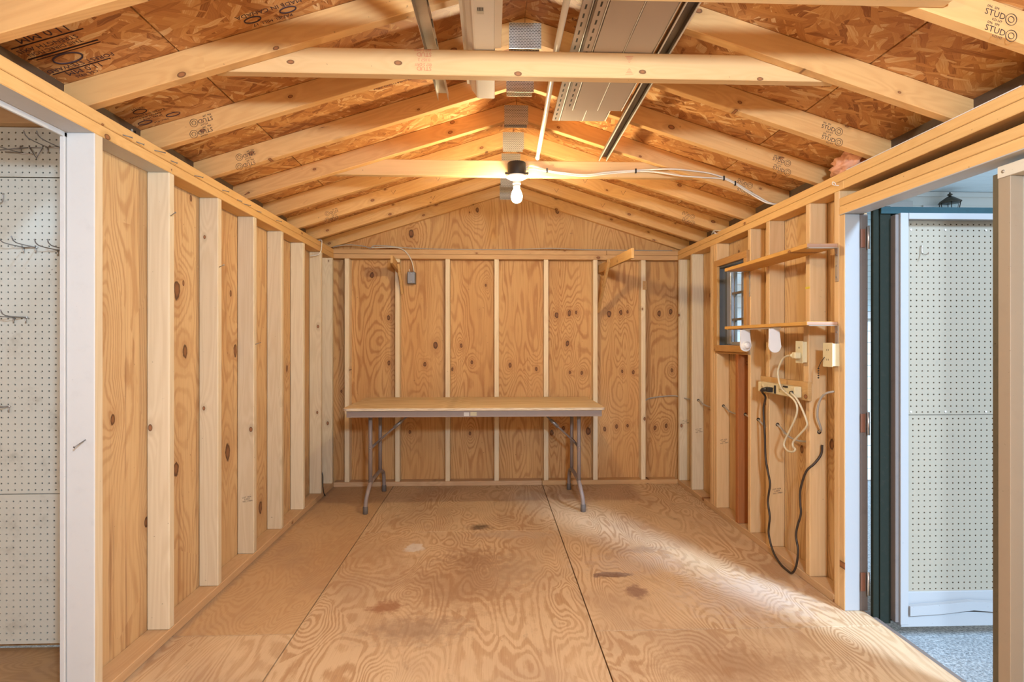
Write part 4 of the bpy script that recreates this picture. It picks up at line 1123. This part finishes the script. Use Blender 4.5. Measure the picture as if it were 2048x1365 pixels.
bm = nb(); tube(bm, [(24.0, 2, 69.15), (23.9, 1.8, 70.2)], .14, 6); obj('clamp', bm, ROMEX, sb)
cable('corner_cable', [(-1.2, -13.6, 76.5), (0.2, -13.8, 76.7), (.35, -14.0, 75.2), (.3, -14.4, 73.6), (-.3, -15.2, 72.2), (-2.2, -16.4, 71.6)], .16, ROMEX, 'short white cable hooking over the plate in the far corner by the wall studs')
cable('floor_corner_cable', [(-.6, -12.1, 12.0), (-.3, -12.3, 8.5), (.25, -12.6, 6.4), (.2, -12.3, 3.6), (.3, -11.6, 1.2), (.6, -11.2, .2)], .14, BLACK, 'thin black cable end dropping to the floor in the far corner')
# wiring through the stud holes of the right wall
xr = 113.4
cable('stud_wiring', [(101.3, 3.2, 25.5), (101.8, 3.1, 27.2), (104.9, 3.0, 28.1), (110.7, 2.9, 28.6), (112.6, .5, 28.4), (xr, -3.5, 28.2), (xr, -13, 28.8), (xr, -18, 28.0), (xr, -24, 27.9), (xr, -31.5, 29.2), (xr, -36, 28.2), (xr, -41, 28.1), (xr, -45, 28.6), (xr, -48.5, 28.1), (xr, -52, 28.3), (xr, -55.5, 27.2), (xr, -58, 27.2), (xr, -61.2, 28.4), (xr, -66, 26.6), (xr, -71, 26.4), (xr, -75.5, 27.5), (xr, -77.3, 29.3), (112.6, -79.4, 30.2), (111.4, -80.3, 32.5), (111.0, -81.2, 34.8), (111.0, -82.4, 36.6), (111.2, -84, 37.5), (112.4, -85.0, 37.8)], .2, ROMEXG,
      'grey cable threaded through drilled holes in the right wall studs', n=4)
def stud_hole(st, y, z):
    bm = nb(); lathe(bm, [(.02, -.015), (.42, -.015), (.42, .02)], (xr, y, z), 14, 'Y')
    obj('drilled_hole', bm, CORDK, st)
for k, y, z in (('a', -13.4, 28.8), ('crip_lo', -32.2, 29.2), ('crip_mid', -45.5, 28.6), ('king3', -52.4, 28.3), ('b', -61.45, 28.4), ('c', -77.45, 29.3)):
    stud_hole(rst[k], y, z)

# ------------------------------------------------------------------ wooden brackets on the back wall studs
def bracket(name, label, arm, brace, face=None):
    t = tag(empty(name, arm[0]), label, 'bracket')
    def bar(nm, p, q, wx, hz, m):
        p = Vector(p); q = Vector(q)
        tt = (q - p).normalized(); side_ = Vector((1, 0, 0)) - tt * tt.x; side_.normalize(); up = tt.cross(side_)
        bm = nb(); vs = []
        for c in (p, q):
            for a, b in ((-1, -1), (1, -1), (1, 1), (-1, 1)):
                vs.append(bm.verts.new(c + side_ * a * wx / 2 + up * b * hz / 2))
        fs = [bm.faces.new([vs[i] for i in f]) for f in [(0, 1, 2, 3), (7, 6, 5, 4), (0, 4, 5, 1), (1, 5, 6, 2), (2, 6, 7, 3), (3, 7, 4, 0)]]
        bmesh.ops.recalc_face_normals(bm, faces=fs)
        bmesh.ops.bevel(bm, geom=list({e for f in fs for e in f.edges}), offset=.07, segments=1, affect='EDGES')
        return obj(nm, bm, m, t)
    bar('arm', *arm, .75, 2.5, BRKT)
    bar('brace', *brace, .75, 1.5, BRKT)
    return t
bracket('wooden_bracket', 'small wooden arm and brace bracket on the stud beside the grey electrical box', ((20.6, 0.0, 70.1), (20.6, -12.4, 71.45)), ((21.9, 0.5, 62.2), (21.45, -4.8, 71.2)))
bracket('wooden_bracket', 'long wooden arm and brace bracket reaching out over the table corner', ((85.9, 3.2, 70.5), (85.9, -43.0, 68.9)), ((85.5, 0.6, 56.6), (85.15, -17.5, 70.6)))

# ------------------------------------------------------------------ shelves on the right wall
def shelf(z0, z1, zl0, label, zb):
    t = tag(empty('wall_shelf', (108.7, -68, z0)), label, 'shelf')
    bm = nb(); box(bm, 105.95, W - .02, -86.35, -50.9, z0, z1, .06)
    obj('shelf_board', bm, [SHELF, wood('shelf_end_grain', 'X', (0.50, 0.29, 0.19), (0.40, 0.21, 0.13))] , t, pick=lambda f: 1 if f.normal.y < -.9 else 0)
    for y in (-86.15, -51.9):
        bm = nb(); box(bm, W - .16, W - .03, y - .45, y + .45, z0 - zb, z0 - .02, .03); box(bm, 106.2, W - .03, y - .45, y + .45, z0 - .14, z0 - .01, .03)
        b_ = obj('metal_bracket', bm, STEEL, t)
        for k in range(3):
            bm = nb(); lathe(bm, [(.02, -.03), (.15, -.03), (.16, .03)], (W - .17, y, z0 - zb + .8 + k * (zb - 1.6) / 2.2), 8, 'X'); obj('screw', bm, STEELD, b_)
    return t
shelf(63.3, 64.05, 63.5, 'upper orange wooden shelf on steel angle brackets beside the small window', 6.0)
shelf(49.6, 50.25, 49.7, 'lower orange wooden shelf on steel angle brackets with a towel holder underneath', 6.0)

th = tag(empty('paper_towel_holder', (107.5, -66, 49.5)), 'white plastic paper towel holder with two rounded arms under the lower shelf', 'towel holder')
bm = nb(); box(bm, 106.6, 108.2, -73.2, -59.2, 49.3, 49.58, .06); obj('mount_bar', bm, WPLAS, th)
for y in (-59.6, -72.7):
    bm = nb()
    zc = 45.7
    pts = [(105.9, 49.3), (105.85, zc)] + [(107.1 - 1.25 * math.cos(a), zc - 1.25 * math.sin(a)) for a in [math.pi * k / 10 for k in range(11)]] + [(108.35, zc), (108.0, 49.3)]
    prism(bm, pts, y - .18, y + .18, 'Y', bevel=.08); obj('arm', bm, WPLAS, th)
bm = nb(); lathe(bm, [(.05, -1.1), (.55, -1.05), (.62, -.9), (.62, -.4), (.95, -.35), (1.0, -.05), (1.0, 0)], (107.1, -59.8, 45.8), 18, 'Y'); obj('spindle_knob', bm, WPLAS, th)
bm = nb(); lathe(bm, [(.05, 1.1), (.55, 1.05), (.62, .9), (.62, .4), (.95, .35), (1.0, .05), (1.0, 0)], (107.1, -72.5, 45.8), 18, 'Y'); obj('spindle_knob', bm, WPLAS, th)

# ------------------------------------------------------------------ outlets, power strip and cords
def outlet(y0, y1, z0, z1, label, xf):
    t = tag(empty('outlet_box', (W, (y0 + y1) / 2, (z0 + z1) / 2)), label, 'outlet')
    bm = nb(); box(bm, xf + .12, W + .3, y0 + .15, y1 - .15, z0 + .15, z1 - .15, .05); obj('box_body', bm, CREAM, t)
    bm = nb(); box(bm, xf, xf + .12, y0, y1, z0, z1, .06); obj('cover_plate', bm, CREAM, t)
    for k, zz in enumerate((z0 * .7 + z1 * .3, z0 * .3 + z1 * .7)):
        for dy in (-.25, .25):
            bm = nb(); box(bm, xf - .02, xf + .01, (y0 + y1) / 2 + dy - .05, (y0 + y1) / 2 + dy + .05, zz - .16, zz + .16); obj('slot', bm, BLACK, t)
    return t
outlet(-77.4, -74.75, 42.5, 46.8, 'cream outlet box with a plug in it, on the stud under the shelf', 110.2)
o2 = outlet(-86.9, -84.0, 42.2, 46.5, 'cream outlet box speckled with dirt beside the doorway post', 110.2)
bm = nb(); box(bm, W - .45, W - .02, -77.8, -76.0, 38.9, 50.0, .05)
tag(obj('wood_strip', bm, STUDW), 'thin tapered wooden strip on the stud behind the plugged-in outlet', 'strip')
ch = tag(empty('pull_chain', (110, -83.5, 42)), 'thin dark pull chain hanging from the dirty outlet box', 'chain')
bm = nb(); tube(bm, [(110.1, -84.7, 43.9), (109.95, -83.8, 42.9), (109.9, -83.2, 42.0)], .07, 6, 3); obj('chain_cord', bm, CORDK, ch)
for k in range(5):
    bm = nb(); lathe(bm, [(.02, -.16), (.16, -.05), (.16, .05), (.02, .16)], (109.9, -83.15, 41.8 - .42 * k), 8); obj('bead', bm, CORDK, ch)
bm = nb(); box(bm, W - .8, W - .02, -78.2, -58.95, 35.35, 38.95, .06)
tag(obj('mounting_board', bm, MOUNTB), 'horizontal wooden board across three studs carrying the power strip', 'board')
ps = tag(empty('power_strip', (110, -68.5, 36.8)), 'cream power strip with black and cream plugs on the horizontal board', 'power strip')
bm = nb(); box(bm, 109.3, W - .82, -76.1, -60.9, 35.75, 37.9, .12); obj('strip_body', bm, CREAM, ps)
for y in (-63.0, -65.5, -68.0, -70.5):
    bm = nb(); lathe(bm, [(.02, -.02), (.6, -.02), (.62, .02)], (109.3, y, 36.85), 14, 'X'); obj('socket', bm, CREAM, ps)
    for dy in (-.22, .22):
        bm = nb(); box(bm, 109.26, 109.3, y + dy - .05, y + dy + .05, 36.75, 37.1); obj('slot', bm, BLACK, ps)
bm = nb(); box(bm, 109.1, 109.32, -68.9, -68.3, 35.9, 37.6, .05); obj('switch', bm, BLACK, ps)
bm = nb(); box(bm, 109.1, 109.32, -73.6, -72.0, 37.5, 37.85, .05); obj('reset_button', bm, BLACK, ps)
bm = nb(); lathe(bm, [(.05, -.5), (.3, -.5), (.36, 0), (.45, .1)], (109.3, -75.3, 36.7), 12, 'X'); obj('cord_grommet', bm, BLACK, ps)

ec = tag(empty('extension_cord', (110.5, -66, 20)), 'dark brown extension cord looping from the power strip down to the floor and back', 'cord')
bm = nb(); tube(bm, [(109.25, -66.7, 36.6), (108.4, -66.5, 36.6), (108.1, -65.6, 36.45), (108.2, -64.5, 36.2)], [.5, .5, .45, .25], 8); box(bm, 108.2, 109.28, -67.6, -66.2, 36.1, 37.1, .1); obj('plug', bm, BLACK, ec)
xk = 110.6
bk = [(108.25, -64.6, 36.25), (109.2, -63.2, 35.6), (xk, -61.7, 34.4), (xk, -60.8, 32.2), (xk, -60.9, 29.6), (xk, -61.4, 25.8), (xk, -61.7, 21.4), (xk, -62.7, 18.5), (xk, -63.7, 16), (xk, -63.2, 13.8), (xk, -62.8, 11.7), (xk, -63.6, 8.8), (xk, -63.2, 6.5), (xk, -63.2, 4.6), (xk, -65.0, 1.9), (110.5, -68, .55), (110.4, -71.4, .28), (110.5, -73.0, .45), (xk, -74.3, 2.4), (xk, -75.0, 5.7), (xk, -74.2, 8.2), (xk, -74.8, 10.5), (xk, -76.0, 13.1), (xk, -75.8, 15.0), (xk, -75.7, 17.1), (xk, -76.5, 19.5), (xk + .3, -77.6, 22), (112.0, -78.2, 23.4), (113.2, -78.4, 25.2), (113.4, -78.4, 27)]
bm = nb(); tube(bm, bk, .22, 8, 5); obj('cord_run', bm, CORDK, ec)

cc = tag(empty('cream_cord', (109, -75, 33)), 'cream cord looping below the power strip and up to the outlet box', 'cord')
bm = nb(); box(bm, 108.9, 110.18, -76.9, -75.6, 43.4, 44.6, .15); tube(bm, [(109.2, -75.8, 44.0), (109.0, -74.9, 43.95)], [.45, .25], 8); obj('plug', bm, CREAM, cc)
cr = [(109.0, -75.0, 43.95), (109, -73.6, 43.8), (109, -72.1, 43.15), (109, -70.4, 41.1), (109, -70.4, 39.3), (108.9, -71.8, 37.3), (108.8, -74.2, 36.4), (108.85, -76.6, 35.5), (109, -77.55, 34.2), (109.2, -76.8, 32.3), (109.4, -74.2, 29.3), (109.5, -72.0, 26.7), (109.5, -71.8, 25.6), (109.5, -73.2, 24.9), (109.6, -75.0, 25.1), (109.7, -75.6, 25.7), (109.7, -74.8, 26.0), (109.8, -74.6, 26.9), (109.9, -76.2, 28.3), (110.0, -79.0, 30.6), (109.8, -79.4, 31.8), (109.4, -78.2, 34.3), (109.0, -77.1, 35.9), (108.8, -75.9, 36.6), (109.1, -75.3, 36.7)]
bm = nb(); tube(bm, cr, .2, 8, 5); obj('cord_run', bm, CORDC, cc)
# pale strip and hooks on the right plate
def eye(y, z, label):
    bm = nb(); tube(bm, [(W + .1, y, z), (W - .5, y, z), (W - .9, y + .35, z + .3), (W - 1.1, y, z + .62), (W - .9, y - .4, z + .3), (W - .65, y - .1, z - .05)], .08, 6, 4)
    return tag(obj('cup_hook', bm, WPLAS), label, 'hook')
eye(-33.0, 75.7, 'small white cup hook on the right plate near the back wall')
eye(-86.6, 74.2, 'small white cup hook on the right plate beside the doorway')
cable('plate_cable', [(W + 2, -26.0, 76.5), (W + .5, -27.6, 76.55), (W + .2, -29.6, 77.2), (W + .4, -31.5, 76.9), (W + .9, -33.4, 76.5)], .15, ROMEX, 'short white cable loop lying on the right plate near the back wall')
bm = nb(); box(bm, W - .06, W - .01, -77.5, -76.0, 56.9, 57.3); tag(obj('tape_strip', bm, YELL), 'thin yellow tape mark on the stud between the two shelves', 'tape')

# pink insulation on the right plate
bm = nb(); bmesh.ops.create_icosphere(bm, subdivisions=4, radius=1.0)
rr = random.Random(3)
from mathutils import noise as mn
for v in bm.verts:
    n_ = v.co.copy()
    k = 1 + .42 * mn.noise(n_ * 2.3) + .24 * mn.noise(n_ * 5.3 + Vector((4, 1, 2))) + .08 * mn.noise(n_ * 13)
    v.co = Vector((n_.x * 1.8 * k + 113.3, n_.y * 3.6 * k - 86.6, max(n_.z * 2.0 * k + 78.0, 76.32)))
for f in bm.faces: f.smooth = True
tag(obj('insulation', bm, FLUFF), 'crumpled tuft of pink insulation stuffed on the right wall plate', 'insulation')
bm = nb(); box(bm, W + .1, W + 3.2, -121, -88.5, PT + .02, PT + .14, .02)
tag(obj('sheet_strip', bm, WPLAS), 'thin white sheet lying along the top of the right wall plate', 'sheet')

# ------------------------------------------------------------------ things stored on the collar ties
ZS = 86.0
def sweep_profile(pts2, path0, path1, t=0.06):
    """open XZ profile (relative) swept between two points, given thickness"""
    bm = nb()
    A = [bm.verts.new(Vector(path0) + Vector((x, 0, z))) for x, z in pts2]
    B = [bm.verts.new(Vector(path1) + Vector((x, 0, z))) for x, z in pts2]
    fs = [bm.faces.new([A[i], A[i + 1], B[i + 1], B[i]]) for i in range(len(A) - 1)]
    bmesh.ops.recalc_face_normals(bm, faces=fs)
    bmesh.ops.solidify(bm, geom=fs, thickness=t)
    return bm
YN = -158.0
# left steel channel with slots
mc = tag(empty('metal_channel', (42, -120, ZS)), 'slotted galvanized steel channel lying on the collar ties beside the white gutter', 'channel')
bm = sweep_profile([(-.85, .02), (-.85, 1.3), (.85, 1.3), (.85, .02)], (41.2, YN, ZS), (42.6, -91.5, ZS), .06)
obj('channel_body', bm, STEEL, mc)
for k in range(12):
    y = -150 + 4.6 * k
    x = 41.2 + (42.6 - 41.2) * (y - YN) / (-91.5 - YN)
    bm = nb(); box(bm, x + .74, x + .93, y - .8, y + .8, ZS + .45, ZS + .7); obj('slot', bm, BLACK, mc)
# white K-style gutter
gt = tag(empty('rain_gutter', (48.5, -120, ZS)), 'white K-style rain gutter length with a small label lying on the collar ties', 'gutter')
prof = [(-2.4, 2.9), (-2.4, 2.35), (-2.0, 2.3), (-1.75, 1.9), (-1.6, 1.3), (-1.0, .6), (-.75, .1), (-.5, .02), (1.9, .02), (2.05, .12), (2.05, 2.9), (1.9, 2.9)]
bm = sweep_profile(prof, (48.6, YN, ZS), (48.9, -92.6, ZS), .06)
obj('gutter_body', bm, WPLAS, gt)
bm = nb(); box(bm, 50.75, 51.7, YN, -108.6, ZS - .02, ZS + .75, .05); obj('side_flange', bm, VINYLE, gt)
bm = nb(); box(bm, 48.7, 49.5, -117.2, -116.55, ZS - .08, ZS - .06); obj('label_sticker', bm, PAPER, gt)
for k in range(6):
    bm = nb(); box(bm, 48.74 + .13 * k, 48.74 + .13 * k + (.05 if k % 2 else .08), -117.9, -117.3, ZS - .08, ZS - .06); obj('barcode_bar', bm, BLACK, gt)
# white pipe
bm = nb(); tube(bm, [(58.9, YN, ZS + .75), (59.3, -108, ZS + .75), (60.0, -84, ZS + .75), (60.5, -61, ZS + .78)], .42, 12)
tube(bm, [(60.49, -61.6, ZS + .78), (60.5, -60.4, ZS + .78)], .5, 12)
tag(obj('plastic_pipe', bm, VINYLE), 'slim white pipe resting across both collar ties toward the bulb', 'pipe')
# two soffit panels
def soffit(x, y_end, z, label, mirror=False):
    t = tag(empty('soffit_panel', (x, -120, z)), label, 'vinyl panel', 'vinyl panels on the collar ties')
    pr = [(-5.3, .25), (-5.3, .02), (-4.3, .02), (-4.28, .35), (-3.9, .35), (-3.85, .02), (.0, .02), (.05, .45), (.3, .45), (.35, .02), (4.0, .02), (4.05, .5), (4.5, .5)]
    bm = sweep_profile(pr, (x - .6, YN, z), (x, y_end, z), .05); obj('panel_body', bm, VINYLG, t)
    for dx in (.17, 4.28, -4.1):
        bm = nb()
        for s_ in (0, 1):
            pass
        tube(bm, [(x - .6 + dx, YN, z + .02), (x + dx, y_end, z + .02)], .09, 6); obj('rib', bm, VINYLE, t)
    bm = nb()
    n = int((y_end - YN) / 1.9)
    for k in range(n):
        y = YN + 1.0 + 1.9 * k
        xx = x - .6 + .6 * (y - YN) / (y_end - YN)
        box(bm, xx - 4.95, xx - 4.72, y - .5, y + .5, z - .035, z - .02)
    o = obj('nail_slots', bm, BLACK, t); o['kind'] = 'stuff'
    return t
soffit(66.8, -81.8, ZS + .80, 'longer grey vinyl panel of the pair on the collar ties, sticking out further')
soffit(68.3, -88.4, ZS + .03, 'shorter grey vinyl panel under the longer one on the collar ties')
# right steel angle / channel
ma = tag(empty('metal_track', (75.5, -110, ZS)), 'long galvanized drip-edge track running from the vinyl panels to the far tie', 'track')
bm = sweep_profile([(-.78, .05), (-.78, 1.0), (.78, 1.0), (.78, .05)], (73.2, YN, ZS + .02), (74.9, -60.3, ZS + .3), .06)
obj('track_body', bm, TRACKM, ma)
for dx in (-.8, .8):
    bm = nb(); tube(bm, [(73.2 + dx, YN, ZS + .12), (74.9 + dx, -60.3, ZS + .4)], .12, 6); obj('track_lip', bm, VINYLE, ma)

# pencil marks on the far rafters
for key, x, z, y, k in [((-46, -1), 30.0, 88.6, -45.7, 1), ((-46, -1), 23.5, 86.4, -45.7, .8), ((-30, -1), 36.0, 90.6, -29.75, 1), ((-30, 1), 76.0, 90.5, -29.75, 1.1), ((-30, 1), 86.5, 87.3, -29.75, 1),
                        ((-14, 1), 70.0, 92.0, -13.75, 1), ((-14, 1), 84.0, 87.7, -13.75, 1), ((-14, -1), 33.0, 89.5, -13.75, 1), ((-30, -1), 24.0, 86.9, -29.75, .9)]:
    bm = nb()
    tube(bm, [(x - .5 * k, y - .01, z + .55 * k), (x, y - .01, z - .5 * k), (x + .75 * k, y - .01, z + .7 * k)], .045, 4)
    obj('pencil_mark', bm, INK, rafters[key])
